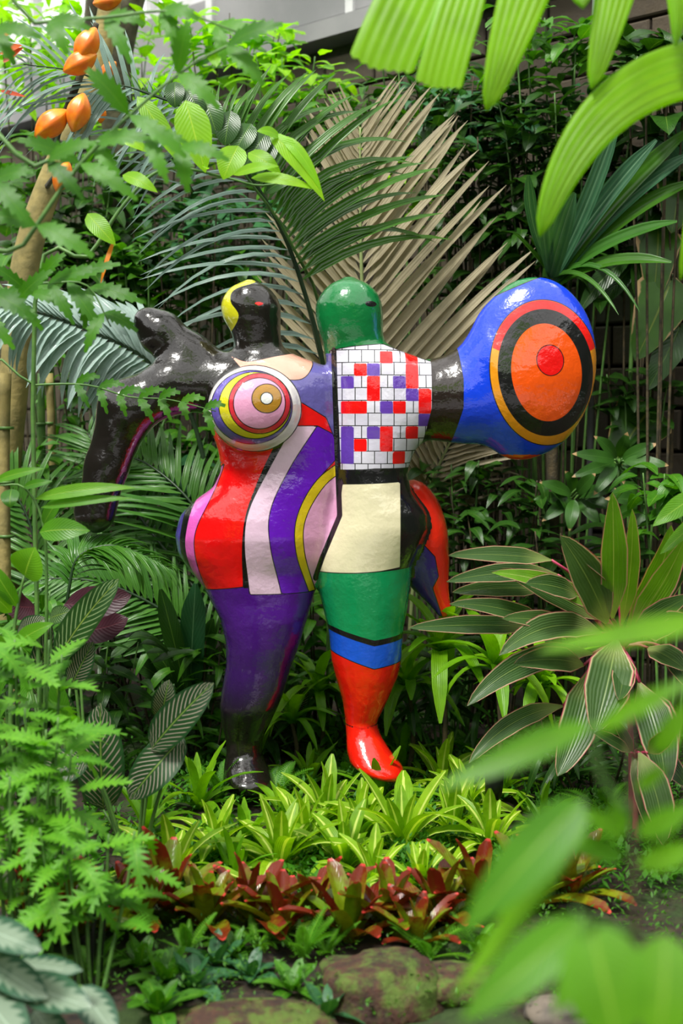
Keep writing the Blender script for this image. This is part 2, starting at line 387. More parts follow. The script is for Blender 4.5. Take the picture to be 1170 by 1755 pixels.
# the back wall stands askew: nearer on the right; its coursed blocks are parts
ANG = math.atan2(-1.05, 1.0); WO = Vector((.18, 8.0, 0)); WX = Vector((math.cos(ANG), math.sin(ANG), 0)); WN = Vector((-WX.y, WX.x, 0))*-1
wall = boxes('wall_back', [(-6.5, 3.6, .1, .3, -.2, 3.50)], M['mortar'], None, ANG, WO); tag(wall, kind='structure')
bw, bh = .40, .20; nb = 0; blockV = None; rest = []
bm_, f_ = [], []
def block_mesh(w):
    x, y, z, c = w/2-.008, .05, bh/2-.008, .008
    V = [(-x, y, -z), (x, y, -z), (x, y, z), (-x, y, z), (-x, -y+c, -z), (x, -y+c, -z), (x, -y+c, z), (-x, -y+c, z), (-x+c, -y, -z+c), (x-c, -y, -z+c), (x-c, -y, z-c), (-x+c, -y, z-c)]
    F = [(8, 9, 10, 11)]+[(a, (a+1-4) % 4+4, (a+1-4) % 4+8, a+4) for a in range(4, 8)]+[(a, (a+1) % 4, (a+1) % 4+4, a+4) for a in range(4)]
    return mesh('block', V, F, M['block'], smooth=False)
BM = block_mesh(bw); cand = []
for j in range(17):
    for i in range(26):
        lx = -6.4+(i+.5*(j % 2))*bw+.2; z = .02+(j+.5)*bh
        if lx > 3.5: continue
        p = WO+WX*lx; sx = 585+p.x/p.y*FPX
        cand.append((abs(sx-640)+abs(z-2.6)*25, lx, z))
cand.sort()
rV, rF = [], []
for k, (q, lx, z) in enumerate(cand):
    yy = .05+R.uniform(-.006, .006)
    if k < 296: obj('block', BM, wall, Matrix.Translation((lx, yy, z)))
    else:
        b = len(rV); rV += [(v.co.x+lx, v.co.y+yy, v.co.z+z) for v in BM.vertices]; rF += [tuple(b+i for i in p.vertices) for p in BM.polygons]
tag(obj('block', mesh('more_blocks', rV, rF, M['block'], smooth=False), wall), kind='stuff')
# grey panel band above the blocks, then glazing
trim = boxes('trim_1', [(-6.5, 3.6, -.10, .34, 3.50, 3.60)], M['conc'], None, ANG, WO); tag(trim, kind='structure')
band = boxes('wall_upper', [(-6.5, 3.6, .0, .22, 3.60, 3.97)], M['conc'], None, ANG, WO); tag(band, kind='structure')
for i in range(9):
    x = -6.4+i*1.25; boxes('panel', [(x+.03, x+1.2, -.03, 0, 3.63, 3.94)], M['conc'], band)
    boxes('batten', [(x-.03, x+.03, -.05, 0, 3.60, 3.97)], M['frame'], band)
win = boxes('window_1', [(-6.5, 3.6, .05, .15, 3.97, 4.04), (-6.5, 3.6, .05, .15, 5.9, 6.0), (-6.5, 3.6, .07, .13, 4.55, 4.60), (-6.5, 3.6, .07, .13, 5.2, 5.25)], M['frame'], None, ANG, WO); tag(win, kind='structure')
for i in range(14):
    x = -6.5+i*.72; boxes('window_bar', [(x-.025, x+.025, .06, .14, 4.04, 5.9)], M['frame'], win)
    boxes('pane', [(x+.025, x+.695, .098, .102, 4.04, 5.2)], M['glass'], win)
for nm, L in (('added_wall_left', [(-6.2, -6.0, -6, 15, -.3, 4.2)]), ('added_wall_right', [(5.2, 5.4, -6, 8, -.3, 4.2)]), ('added_wall_front', [(-6.2, 5.4, -6.2, -6, -.3, 4.2)])):
    tag(boxes(nm, L, M['added_wall']), kind='structure')  # unseen walls, added to keep bright horizon light out of the sculpture's reflections
raf = boxes('added_roof_bars', [(-6, 5.4, y-.05, y+.05, 6.0, 6.15) for y in np.arange(-5.5, 14, 1.6)]+[(x-.03, x+.03, -6, 14, 6.02, 6.1) for x in np.arange(-5.5, 5.5, .9)], M['frame']); tag(raf, kind='structure')  # unseen roof bars, added to shape reflections on the glossy sculpture
pp = at(1013, 620, 6.55)
t_ = thing('drain_pipe', 'thin grey vertical pipe on the dark block wall at right', 'pipe', (pp.x, pp.y, gz(pp.x, pp.y)))
stem(t_, [Vector((pp.x, pp.y, 0.0)), Vector((pp.x, pp.y, 3.4))], .016, .016, 'pipe', 'pipe_run', 10)
for z in (.8, 2.0, 3.0):
    V, F = tube_geo([Vector((0, 0, z-.02)), Vector((0, 0, z+.02))], .023, .023, 10)
    obj('clamp', mesh('clamp', V, F, M['pipe'], smooth=False), t_)

# ------------------------------------------------------------------ the painted sculpture
SY = 5.3; SCL = None
def P2(px, py, dy=0.): p = at(px, py, SY); return np.array([p.x, SY+dy, p.z])
PXM = (at(586, 900, SY).x-at(585, 900, SY).x)             # metres per pixel at the sculpture
def body_profile(rows):
    rows = sorted(rows, key=lambda r: r[0])
    z = np.array([P2(585, r[0])[2] for r in rows]); cx = np.array([P2((r[1]+r[2])/2, 900)[0] for r in rows])
    a = np.array([(r[2]-r[1])/2*PXM for r in rows]); b = np.array([r[3] for r in rows]); cy = np.array([SY+r[4] for r in rows])
    o = np.argsort(z); z, cx, a, b, cy = (q[o] for q in (z, cx, a, b, cy))
    zz = np.linspace(z[0], z[-1], 900); out = []
    ker = np.hanning(23); ker /= ker.sum()
    for q in (cx, a, b, cy):
        s = np.interp(zz, z, q); s = np.convolve(np.pad(s, 11, mode='edge'), ker, 'valid'); out.append(s)
    return zz, out
def sdf_profile(X, Y, Z, prof):
    zz, (cx, a, b, cy) = prof; z1 = Z[0, 0, :]
    g = lambda q: np.interp(z1, zz, q)[None, None, :]
    A, B = np.maximum(g(a), .004), np.maximum(g(b), .004)
    k = np.sqrt(((X-g(cx))/A)**2+((Y-g(cy))/B)**2); d = (k-1)*np.minimum(A, B)
    ov = np.maximum(zz[0]-z1, z1-zz[-1])[None, None, :]
    return np.where(ov > 0, np.maximum(d, ov), d)
def sdf_cone(X, Y, Z, p, r1, q, r2, sy=1.):
    ab = q-p; l = (ab*ab).sum(); t = np.clip(((X-p[0])*ab[0]+(Y-p[1])*ab[1]+(Z-p[2])*ab[2])/l, 0, 1)
    return np.sqrt((X-p[0]-ab[0]*t)**2+((Y-p[1]-ab[1]*t)*sy)**2+(Z-p[2]-ab[2]*t)**2)-(r1+(r2-r1)*t)
def sdf_ell(X, Y, Z, c, r, rot=0.):
    x, y, z = X-c[0], Y-c[1], Z-c[2]; cs, sn = math.cos(rot), math.sin(rot); x, z = x*cs+z*sn, -x*sn+z*cs
    k = np.sqrt((x/r[0])**2+(y/r[1])**2+(z/r[2])**2); return (k-1)*min(r)
def smin(a, b, k):
    h = np.clip(.5+.5*(b-a)/k, 0, 1); return b+(a-b)*h-k*h*(1-h)
def surface_nets(f, org, h):
    nx, ny, nz = f.shape; s = f < 0
    cs = sum(s[i:nx-1+i, j:ny-1+j, k:nz-1+k].astype(np.int8) for i in (0, 1) for j in (0, 1) for k in (0, 1))
    act = (cs > 0) & (cs < 8); idx = -np.ones(act.shape, dtype=np.int64); ids = np.argwhere(act); idx[act] = np.arange(len(ids))
    acc = np.zeros((len(ids), 3)); cnt = np.zeros(len(ids)); I, J, K = ids.T
    cor = [(i, j, k) for i in (0, 1) for j in (0, 1) for k in (0, 1)]
    for a in cor:
        for ax in range(3):
            if a[ax]: continue
            b = list(a); b[ax] = 1
            fa = f[I+a[0], J+a[1], K+a[2]]; fb = f[I+b[0], J+b[1], K+b[2]]; m = (fa < 0) != (fb < 0)
            t = np.where(m, fa/np.where(m, fa-fb, 1), 0); p = np.array(a, float)[None, :].repeat(len(ids), 0); p[:, ax] += t
            acc[m] += p[m]; cnt[m] += 1
    V = (ids+acc/cnt[:, None])*h+np.array(org); Fs = []
    for ax in range(3):
        lo = [slice(None)]*3; hi = [slice(None)]*3; lo[ax] = slice(0, -1); hi[ax] = slice(1, None)
        ch = s[tuple(lo)] != s[tuple(hi)]; e = np.argwhere(ch); u, v = (ax+1) % 3, (ax+2) % 3
        e = e[(e[:, u] > 0) & (e[:, v] > 0) & (e[:, u] < f.shape[u]-1) & (e[:, v] < f.shape[v]-1)]
        def at_(du, dv): q = e.copy(); q[:, u] -= du; q[:, v] -= dv; return idx[q[:, 0], q[:, 1], q[:, 2]]
        Q = np.stack([at_(1, 1), at_(0, 1), at_(0, 0), at_(1, 0)], 1)
        ins = s[e[:, 0], e[:, 1], e[:, 2]]; Q[~ins] = Q[~ins][:, ::-1]; Fs.append(Q)
    return V, np.concatenate(Fs)

def sculpture():
    A = body_profile([(481, 428, 432, .005, 0), (484, 412, 448, .05, 0), (492, 397, 462, .08, 0), (508, 385, 476, .10, 0), (525, 380, 483, .11, 0), (545, 384, 482, .11, 0), (568, 397, 481, .095, 0),
        (588, 403, 482, .085, 0), (602, 401, 492, .09, 0), (612, 392, 515, .11, 0), (622, 380, 545, .13, 0), (640, 372, 580, .15, 0), (665, 366, 586, .165, 0), (700, 362, 586, .17, 0), (735, 362, 588, .165, 0), (770, 374, 588, .155, 0), (805, 380, 588, .15, 0),
        (835, 366, 588, .17, .01), (860, 330, 588, .20, .03), (885, 306, 588, .22, .04), (920, 298, 588, .235, .05), (950, 303, 580, .22, .05), (980, 323, 556, .19, .04), (1003, 345, 541, .165, .02), (1030, 360, 535, .15, .01), (1060, 377, 527, .145, 0),
        (1100, 386, 514, .135, 0), (1140, 386, 500, .12, 0), (1180, 379, 487, .115, -.01), (1210, 375, 475, .115, -.015), (1240, 378, 461, .10, 0), (1268, 385, 447, .085, .01), (1290, 386, 447, .085, .005), (1310, 382, 457, .11, -.02), (1330, 380, 470, .15, -.04), (1344, 383, 473, .13, -.04), (1351, 392, 468, .11, -.04), (1355, 425, 435, .02, -.05)])
    B = body_profile([(476, 595, 600, .005, 0), (479, 580, 616, .05, 0), (487, 565, 632, .085, 0), (503, 551, 647, .11, 0), (522, 542, 654, .125, 0), (545, 541, 656, .125, 0), (568, 546, 655, .12, 0), (588, 553, 659, .11, 0), (600, 556, 682, .115, 0), (612, 558, 712, .13, 0),
        (630, 560, 730, .15, 0), (660, 563, 734, .16, 0), (700, 566, 733, .165, 0), (740, 568, 728, .16, 0), (780, 570, 706, .155, 0), (810, 572, 697, .15, 0), (845, 570, 706, .16, 0), (878, 563, 730, .17, 0), (905, 555, 734, .175, 0), (940, 545, 719, .17, 0), (970, 541, 705, .165, 0),
        (1000, 543, 703, .16, 0), (1040, 553, 699, .15, 0), (1080, 563, 691, .14, 0), (1130, 568, 688, .13, 0), (1160, 575, 682, .12, 0), (1200, 586, 664, .095, 0), (1238, 592, 646, .075, .01), (1258, 594, 652, .08, 0), (1285, 595, 670, .10, -.03), (1304, 600, 688, .12, -.05), (1316, 620, 693, .12, -.06), (1324, 645, 690, .09, -.07), (1328, 668, 676, .02, -.07)])
    h = .0085; o = P2(115, 1370); lo = np.array([o[0], SY-.36, o[2]]); hi = P2(1035, 465); hi[1] = SY+.40
    n = np.ceil((hi-lo)/h).astype(int)+2
    X = (lo[0]+np.arange(n[0])*h)[:, None, None]; Y = (lo[1]+np.arange(n[1])*h)[None, :, None]; Z = (lo[2]+np.arange(n[2])*h)[None, None, :]
    m = PXM; c = lambda a, ra, b, rb, ya=0., yb=0., sy=1.: sdf_cone(X, Y, Z, P2(*a, ya), ra*m, P2(*b, yb), rb*m, sy)
    bodyA = sdf_profile(X, Y, Z, A); bodyB = sdf_profile(X, Y, Z, B)
    armU = smin(c((395, 650), 36, (325, 612), 36, 0, .02), c((320, 608), 37, (272, 568), 36, .02, .03), .05)
    armU = smin(armU, c((272, 568), 36, (252, 550), 25, .03, .03), .03)
    armD = smin(c((395, 665), 44, (300, 660), 43, 0, -.02), c((295, 660), 42, (222, 700), 46, -.02, -.04), .06)
    armD = smin(armD, c((220, 702), 46, (186, 800), 35, -.04, -.05), .05); armD = smin(armD, c((186, 800), 33, (167, 877), 35, -.05, -.06), .04)
    disc = sdf_ell(X, Y, Z, P2(440, 700, -.13), (78*m, .15, 70*m))
    dA = smin(smin(bodyA, armU, .05), armD, .05); dA = smin(dA, disc, .02)
    armB = c((700, 688), 66, (790, 683), 68, 0, 0, 1.15)
    pad = smin(sdf_ell(X, Y, Z, P2(905, 632, -.02), (113*m, .13, 154*m), -.12), c((790, 683), 68, (860, 660), 96, 0, -.02, 1.5), .06)
    rear = smin(sdf_ell(X, Y, Z, P2(722, 915, .12), (48*m, .14, 92*m), .18), c((733, 985), 36, (762, 1050), 15, .12, .10), .06)
    dB = smin(smin(smin(bodyB, armB, .05), pad, .06), rear, .025)
    d = smin(dA, dB, .025)
    # gentle hand-modelled unevenness
    d = d+.0022*np.sin(X*19+Z*7)*np.sin(Y*17+X*5)*np.sin(Z*21+1)
    V, Q = surface_nets(d, lo, h)
    # fit vertex lookups
    ix = np.clip(((V-lo)/h).round().astype(int), 0, np.array(d.shape)-1).T; g = lambda f: np.broadcast_to(f, d.shape)[ix[0], ix[1], ix[2]]
    va = {k: g(f) for k, f in dict(A=dA, B=dB, bA=bodyA, bB=bodyB, aU=armU, aD=armD, disc=disc, aB=armB, pad=pad, rear=rear).items()}
    px = 585+V[:, 0]/PXM; zt = P2(585, 478)[2]; zb = P2(585, 1350)[2]; tab_y = np.linspace(440, 1400, 400); tab_z = np.array([P2(585, y)[2] for y in tab_y]); py = np.interp(-V[:, 2], -tab_z, tab_y)
    # ---- paint: signed distance (pixels) to each painted field, stored on the mesh as attributes
    def poly(P):
        P = np.array(P, float); dm = np.full(len(px), 1e9); ins = np.zeros(len(px), bool)
        for i in range(len(P)):
            a, b = P[i], P[(i+1) % len(P)]; e = b-a; wx, wy = px-a[0], py-a[1]; t = np.clip((wx*e[0]+wy*e[1])/max(1e-9, e@e), 0, 1)
            dm = np.minimum(dm, (wx-e[0]*t)**2+(wy-e[1]*t)**2)
            c1 = py >= a[1]; c2 = py < b[1]; cr = e[0]*wy-e[1]*wx
            ins ^= ((c1 & c2 & (cr > 0)) | (~c1 & ~c2 & (cr < 0)))
        return np.where(ins, -1, 1)*np.sqrt(dm)
    def curve(P, n=6): return [(v.x, v.y) for v in smooth_path([Vector((a, b, 0)) for a, b in P], n)]
    def ring(cx, cy, rx, ry, k=0, amp=0., rot=0., n=72):
        o = []
        for i in range(n):
            t = i/n*6.2832; s = 1+amp*math.cos(k*t); x, y = rx*s*math.cos(t), ry*s*math.sin(t)
            o.append((cx+x*math.cos(rot)-y*math.sin(rot), cy+x*math.sin(rot)+y*math.cos(rot)))
        return o
    def band(l, r): return poly(curve(l)+curve(r)[::-1])
    red, violet, cream, pink, mag = (.88, .004, .005), (.13, .006, .50), (.86, .80, .66), (.78, .35, .62), (.72, .05, .45)
    yel, blk, lav = (.72, .52, .015), (.008, .007, .008), (.13, .11, .38)
    TA = [(372, 600), (560, 600), (600, 640), (600, 960), (541, 992), (470, 990), (345, 1010), (270, 1000), (270, 800), (330, 720)]
    far = 1300
    lay = []                                              # (which, colour, field, outline)
    lay.append(('A', (.075, .006, .24), np.maximum((py-1130)/110., (988-py)/2.), -1))
    lay.append(('A', red, poly([(332, 722), (372, 690), (420, 655), (560, 640), (600, 640), (600, 975), (541, 988), (470, 990), (345, 1008), (280, 1000), (270, 800), (372, 800)]), 1))
    lay.append(('A', (.06, .03, .30), band([(384, 790), (330, 845), (322, 920), (330, 960), (345, 1008)], [(300, 810), (285, 845), (270, 920), (270, 960), (290, 1030)]), 0))
    lay.append(('A', blk, band([(384, 800), (340, 850), (322, 915), (325, 960), (345, 1010)], [(376, 800), (328, 850), (311, 915), (314, 955), (340, 1010)]), 0))
    lay.append(('A', (.76, .12, .52), band([(386, 795), (365, 850), (340, 905), (338, 950), (352, 1008)], [(380, 800), (340, 850), (322, 915), (325, 960), (345, 1010)]), 1))
    lay.append(('A', blk, band([(486, 740), (455, 800), (428, 870), (420, 930), (420, 1000)], [(505, 730), (475, 790), (440, 850), (428, 930), (430, 1000)]), 0))
    lay.append(('A', (.80, .55, .72), band([(505, 730), (466, 800), (432, 870), (425, 930), (432, 1010)], [(545, 730), (500, 800), (468, 870), (468, 930), (485, 1010)]), 1))
    lay.append(('A', violet, band([(545, 730), (500, 800), (468, 870), (468, 930), (485, 1010)], [(600, 760), (545, 820), (512, 880), (510, 940), (530, 1010)]), 1))
    lay.append(('A', yel, band([(600, 780), (545, 820), (512, 880), (510, 940), (530, 1010)], [(600, 800), (558, 830), (526, 885), (524, 940), (541, 1010)]), 1))
    lay.append(('A', (.80, .38, .62), band([(600, 800), (558, 830), (526, 885), (524, 940), (541, 1010)], [(600, 850), (590, 880), (575, 920), (560, 950), (545, 1010)]), 1))
    lay.append(('A', lav, poly([(500, 612), (600, 600), (600, 770), (578, 760), (560, 715), (520, 690), (480, 680)]), 1))
    lay.append(('A', (.82, .40, .30), poly(curve([(400, 612), (430, 622), (480, 612), (520, 606), (536, 625), (520, 650), (480, 650), (430, 640), (400, 612)])), 1))
    # chest disc: plain rings
    lay.append(('A', (.86, .82, .80), poly(ring(440, 700, 78, 71)), 1))
    lay.append(('A', (.14, .10, .45), poly(ring(438, 698, 66, 60)), 1))
    lay.append(('A', (.70, .62, .02), poly(ring(444, 695, 58, 54)), 1))
    lay.append(('A', (.70, .03, .05), poly(ring(452, 692, 49, 49)), 1))
    lay.append(('A', (.82, .36, .58), poly(ring(452, 692, 41, 41)), 1))
    lay.append(('A', (.45, .22, .02), poly(ring(464, 684, 23, 23)), 1))
    lay.append(('A', (.8, .8, .8), poly(ring(464, 684, 9, 9)), 1))
    lay.append(('A', (.60, .58, .015), poly(curve([(370, 480), (425, 478), (440, 486), (405, 500), (400, 520), (414, 545), (395, 572), (370, 570), (370, 480)])), 1))
    lay.append(('A', (.85, .01, .01), poly(ring(448, 524, 7, 3)), 0))
    lay.append(('A', (.30, .01, .32), band([(330, 700), (290, 712), (262, 735), (240, 780), (215, 830), (200, 890)], [(330, 712), (296, 724), (274, 745), (252, 790), (228, 836), (206, 892)]), 0))
    # right figure
    lay.append(('B', (.004, .17, .04), poly([(500, 400), (700, 400), (700, 592), (655, 592), (600, 597), (560, 596), (500, 600)]), 0))
    lay.append(('B', (.76, .73, .84), poly([(566, 603), (600, 597), (655, 592), (690, 604), (738, 622), (738, 700), (715, 800), (640, 800), (584, 806), (580, 700)]), 1))
    gx, gy, gw, gh = 584, 604, 21.5, 21
    for cx_, cy_, w_, h_, k in ((1, 1, 1, 1, 0), (3, 0, 1, 1, 0), (2, 2, 1, 2, 0), (5, 1, 1, 2, 0), (0, 4, 2, 1, 0), (4, 4, 1, 1, 0), (6, 3, 1, 2, 0), (3, 6, 1, 2, 0), (1, 7, 1, 1, 0), (5, 6, 1, 1, 0), (4, 8, 1, 1, 0), (5, 0, 1, 1, 0), (0, 2, 1, 1, 1), (2, 1, 1, 1, 1), (4, 2, 1, 1, 1), (3, 4, 1, 1, 1), (0, 6, 1, 3, 1), (2, 6, 1, 1, 1), (6, 5, 1, 1, 1), (5, 3, 1, 1, 1)):
        x0, y0 = gx+cx_*gw, gy+cy_*gh; x1, y1 = x0+w_*gw, y0+h_*gh
        lay.append(('B', (red, (.13, .05, .42))[k], poly([(x0, y0), (x1, y0), (x1, y1), (x0, y1)]), 0))
    lay.append(('B', (.018, .010, .008), poly([(735, 560), (786, 560), (790, 690), (772, 800), (712, 800), (735, 700)]), 0))
    lay.append(('B', (.005, .05, .72), poly([(772, 540), (1100, 400), (1100, 850), (758, 800), (788, 700), (788, 650)]), 1))
    lay.append(('B', blk, poly([(500, 806), (640, 801), (712, 800), (760, 860), (760, 972), (500, 985)]), 0))
    lay.append(('B', (.86, .78, .52), poly([(587, 828), (683, 824), (683, 966), (610, 976), (541, 978), (548, 945), (578, 900)]), 0))
    lay.append(('B', (.005, .30, .10), poly([(500, 978), (610, 975), (720, 968), (720, 1078), (640, 1090), (500, 1064)]), 1))
    lay.append(('B', blk, poly([(500, 1060), (570, 1068), (640, 1088), (690, 1082), (760, 1070), (760, 1100), (500, 1100)]), 0))
    lay.append(('B', (.01, .10, .70), poly([(500, 1068), (566, 1076), (640, 1098), (700, 1090), (760, 1080), (760, 1125), (640, 1138), (500, 1110)]), 1))
    lay.append(('B', (.86, .012, .004), poly([(500, 1112), (566, 1112), (640, 1138), (700, 1128), (760, 1120), (760, 1400), (500, 1400)]), 1))
    lay.append(('B', blk, poly([(560, 1236), (620, 1240), (680, 1236), (680, 1239), (620, 1243), (560, 1239)]), 0))
    lay.append(('B', blk, poly(ring(634, 524, 10, 5)), 0))
    # hand disc: plain rounded rings
    lay.append(('B', (.80, .30, .01), poly(ring(925, 640, 94, 122, 0, 0, -.12)), 1))
    lay.append(('B', (.82, .01, .008), poly([(p[0], p[1]) for p in ring(925, 640, 94, 122, 0, 0, -.12) if p[1] < 600]+[(925, 640)]), 0))
    lay.append(('B', blk, poly(ring(925, 640, 82, 107, 0, 0, -.12)), 0))
    lay.append(('B', (.86, .09, .003), poly(ring(925, 640, 60, 82, 0, 0, -.12)), 0))
    lay.append(('B', (.84, .004, .004), poly(ring(930, 620, 22, 25, 0, 0, -.2)), 1))
    seam = np.abs(px-np.interp(py, [600, 760, 880, 950, 985], [572, 577, 582, 553, 541]))-4.5+np.maximum(0, np.abs(py-795)-195)
    lay.append(('A', blk, seam, 0)); lay.append(('B', blk, seam, 0))
    # rear limb
    lay.append(('C', (.85, .02, .005), np.full(len(px), -50.), 0))
    lay.append(('C', (.045, .02, .22), poly([(690, 960), (722, 930), (745, 955), (752, 990), (742, 1010), (760, 1062), (700, 1100), (600, 1100), (600, 960)]), 1))
    lay.append(('C', blk, (va['bB']-va['rear'])/PXM-5, 0))
    def pmat(which, base, tiles=False):
        t = NT('glossy_paint_'+which); col = t.n('RGB').outputs[0]; col.default_value = (*base, 1)
        oc = t.n('TexCoord').outputs['Object']; nz = t.noise(oc, 7, 5, .6)
        cc0 = lambda c: c
        for i, (w, cl, f, ol) in enumerate(lay):
            if w != which: continue
            sd = t.n('Attribute', attribute_name='field_%d' % i).outputs['Fac']
            if ol < 0: col = t.mix(t.math('SUBTRACT', 1., t.ramp(sd, -1., 1.)), col, cc0(cl)); continue
            if ol: col = t.mix(t.math('SUBTRACT', 1., t.ramp(sd, 1.0, 2.2)), col, blk)
            cc = cl
            if tiles and cl == (.76, .73, .84):
                mp = t.n('Mapping', {'Vector': oc, 'Rotation': (math.pi/2, 0, 0)}); br = t.n('TexBrick', {'Vector': mp.outputs[0], 'Color1': cl, 'Color2': (.7, .66, .80), 'Mortar': (.02, .02, .02), 'Scale': 1., 'Mortar Size': .0017, 'Brick Width': gw*PXM*1.0, 'Row Height': gh*PXM})
                cc = br.outputs[0]
            col = t.mix(t.math('SUBTRACT', 1., t.ramp(sd, -.6, .6)), col, cc)
        col = t.mix(t.math('MULTIPLY', t.ramp(nz, .4, .8), .12), col, (.0, .0, .0))
        b1 = t.noise(oc, 26, 3, .55)
        bp = t.n('Bump', {'Strength': .30, 'Distance': .011, 'Height': b1})
        pr = t.n('BsdfPrincipled', {'Base Color': col, 'Roughness': .22, 'Normal': bp.outputs[0]})
        pr.inputs['Coat Weight'].default_value = .8; pr.inputs['Coat Roughness'].default_value = .04; t.set(pr.inputs['Coat Normal'], bp.outputs[0])
        return t.finish(pr.outputs[0])
    mats = {'A': pmat('A', (.010, .007, .006)), 'B': pmat('B', (.004, .17, .04), True), 'C': pmat('C', (.8, .01, .01))}
    # classify vertices into parts
    isA = va['A'] < va['B']; part = np.zeros(len(V), int)
    armish = np.minimum(va['aU'], va['aD']) < va['bA']-.002
    part[isA] = 0; part[isA & (py < 604)] = 1; part[isA & (py > 988) & (px > 340)] = 2
    part[isA & armish & (va['aU'] < va['aD']) & (px < 400) & (py > 500)] = 3; part[isA & armish & (va['aU'] >= va['aD']) & (px < 400)] = 4
    part[isA & (va['disc'] < va['bA']-.004) & (va['disc'] < .01) & (V[:, 1] < SY-.1)] = 5
    part[isA & (px > 600)] = 10
    part[~isA] = 10; part[~isA & (py < 594)] = 11; part[~isA & (py > 972)] = 12; part[~isA & (px > 735) & (py < 860)] = 13; part[~isA & (px > 786) & (py < 860)] = 14
    part[~isA & (va['rear'] < va['bB']-.001) & (py > 780) & (V[:, 1] > SY-.08)] = 15
    sx_ = np.interp(py, [600, 760, 880, 950, 985], [572, 577, 582, 553, 541]); mid_ = (py >= 604) & (py <= 985) & (px > 480) & (px < 640)
    part[mid_ & (px < sx_) & (part >= 10)] = 0; part[mid_ & (px >= sx_) & (part < 10)] = 10
    # vertex normals of the whole body, kept on every piece so that seams do not show
    tri = V[Q]; nf = np.cross(tri[:, 2]-tri[:, 0], tri[:, 3]-tri[:, 1]); N = np.zeros_like(V)
    for k in range(4): np.add.at(N, Q[:, k], nf)
    N /= np.linalg.norm(N, axis=1)[:, None]+1e-12
    fp = part[Q].max(1)
    base = Vector((float(P2(500, 900)[0]), SY, float(P2(500, 1352)[2])))
    root = thing('sculpture', 'large glossy painted sculpture of two joined rounded figures with outstretched arms', 'sculpture', base)
    def piece(ids, name, mk, parent, label=None):
        sel = np.isin(fp, ids); q = Q[sel]; u, inv = np.unique(q, return_inverse=True); inv = inv.reshape(q.shape)
        me = bpy.data.meshes.new(name); me.vertices.add(len(u)); me.vertices.foreach_set('co', (V[u]-np.array(base)).astype(np.float32).ravel())
        me.loops.add(inv.size); me.loops.foreach_set('vertex_index', inv.ravel().astype(np.int32)); me.polygons.add(len(inv))
        me.polygons.foreach_set('loop_start', np.arange(0, inv.size, 4, dtype=np.int32)); me.update(calc_edges=True)
        me.polygons.foreach_set('use_smooth', [True]*len(inv))
        me.normals_split_custom_set_from_vertices([tuple(n_) for n_ in N[u]])
        for i, (w, cl, f, ol) in enumerate(lay):
            if w == mk: a = me.attributes.new('field_%d' % i, 'FLOAT', 'POINT'); a.data.foreach_set('value', f[u].astype(np.float32))
        me.materials.append(mats[mk]); o_ = obj(name, me, parent)
        if label: o_['label'] = label
        return o_
    fA = piece([0], 'torso', 'A', root, 'torso with curved red, pink, white and violet bands')
    piece([1], 'head', 'A', fA, 'glossy black head with a yellow patch'); piece([2], 'leg', 'A', fA, 'dark violet to black leg and foot')
    piece([3], 'arm', 'A', fA, 'black arm raised to the left'); piece([4], 'arm', 'A', fA, 'black arm bent downward with a magenta line'); piece([5], 'chest_disc', 'A', fA, 'round chest disc painted with coloured rings')
    fB = piece([10], 'torso', 'B', root, 'torso with white tiled chest and cream belly')
    piece([11], 'head', 'B', fB, 'glossy green head'); piece([12], 'leg', 'B', fB, 'leg banded green, blue and red'); piece([13], 'arm', 'B', fB, 'short dark upper arm')
    piece([14], 'hand', 'B', fB, 'large blue paddle hand with orange disc'); piece([15], 'leg', 'C', fB, 'red and blue leg lifted behind')
sculpture()
#PLANTS
# ------------------------------------------------------------------ shared leaf shapes
L_oval = lambda m, r=.42: lib(m, 'oval', r, (.2, .6, 1.0), wave=.04)
L_lance = lambda m, r=.26: lib(m, 'lance', r, (.2, .6, 1.0, 1.4), wave=.04)
L_strap = lambda m, r=.12: lib(m, 'strap', r, (.25, .7, 1.1, 1.5), fold=.3, wave=0)
L_heart = lambda m, r=.7: lib(m, 'heart', r, (.2, .5, .9), wave=.03)
L_lobed = lambda m, r=.42: lib(m, 'lance', r, (.2, .5, .9, 1.2), wave=.02, teeth=9, depth=.72, cols=2)
L_tooth = lambda m, r=.30: lib(m, 'lance', r, (.2, .6, 1.0), wave=.02, teeth=8, depth=.3, cols=2)

# ------------------------------------------------------------------ palms
def palm(label, x, y, group=None): return thing('palm', label, 'palm', (x, y, gz(x, y)), group)
def A_(pts): return [at(a, b, Y) for a, b, Y in pts]
p1 = palm('dark-ribbed palm with silvery arching leaflets rising between the two heads', at(590, 1000, 5.9).x, 5.95)
frond(p1, A_([(585, 1150, 5.95), (575, 860, 5.9), (556, 640, 5.8), (515, 480, 5.7), (470, 370, 5.55), (400, 262, 5.4), (335, 195, 5.25), (225, 150, 5.1)]), 'palm_dark', 40, 0, .70, 60, 100, .050, (0, -1, .35), start=.42, droopy=(.4, .7, 1.0), prof=lambda f: max(.12, 1.0-1.5*max(0, (f-.60)/.40)), r0=.014)
frond(p1, A_([(556, 640, 5.82), (515, 480, 5.72), (470, 370, 5.57), (400, 262, 5.42), (335, 195, 5.27), (225, 150, 5.12), (160, 150, 5.05)]), 'palm_silver', 38, .74, 0, 68, 60, .030, (0, -1, .35), start=.02, droopy=(.5, .8, 1.1), prof=lambda f: 1.0-.5*f, r0=.008)
frond(p1, A_([(330, 330, 5.3), (250, 200, 5.2), (150, 130, 5.1), (40, 110, 5.0)]), 'palm_silver', 20, .5, .34, 50, 60, .018, (0, -1, .4), droopy=(.4, .7, 1.0), r0=.008)
p2 = palm('tan fan-like palm frond standing upright behind the green head', at(640, 1000, 6.1).x, 6.15)
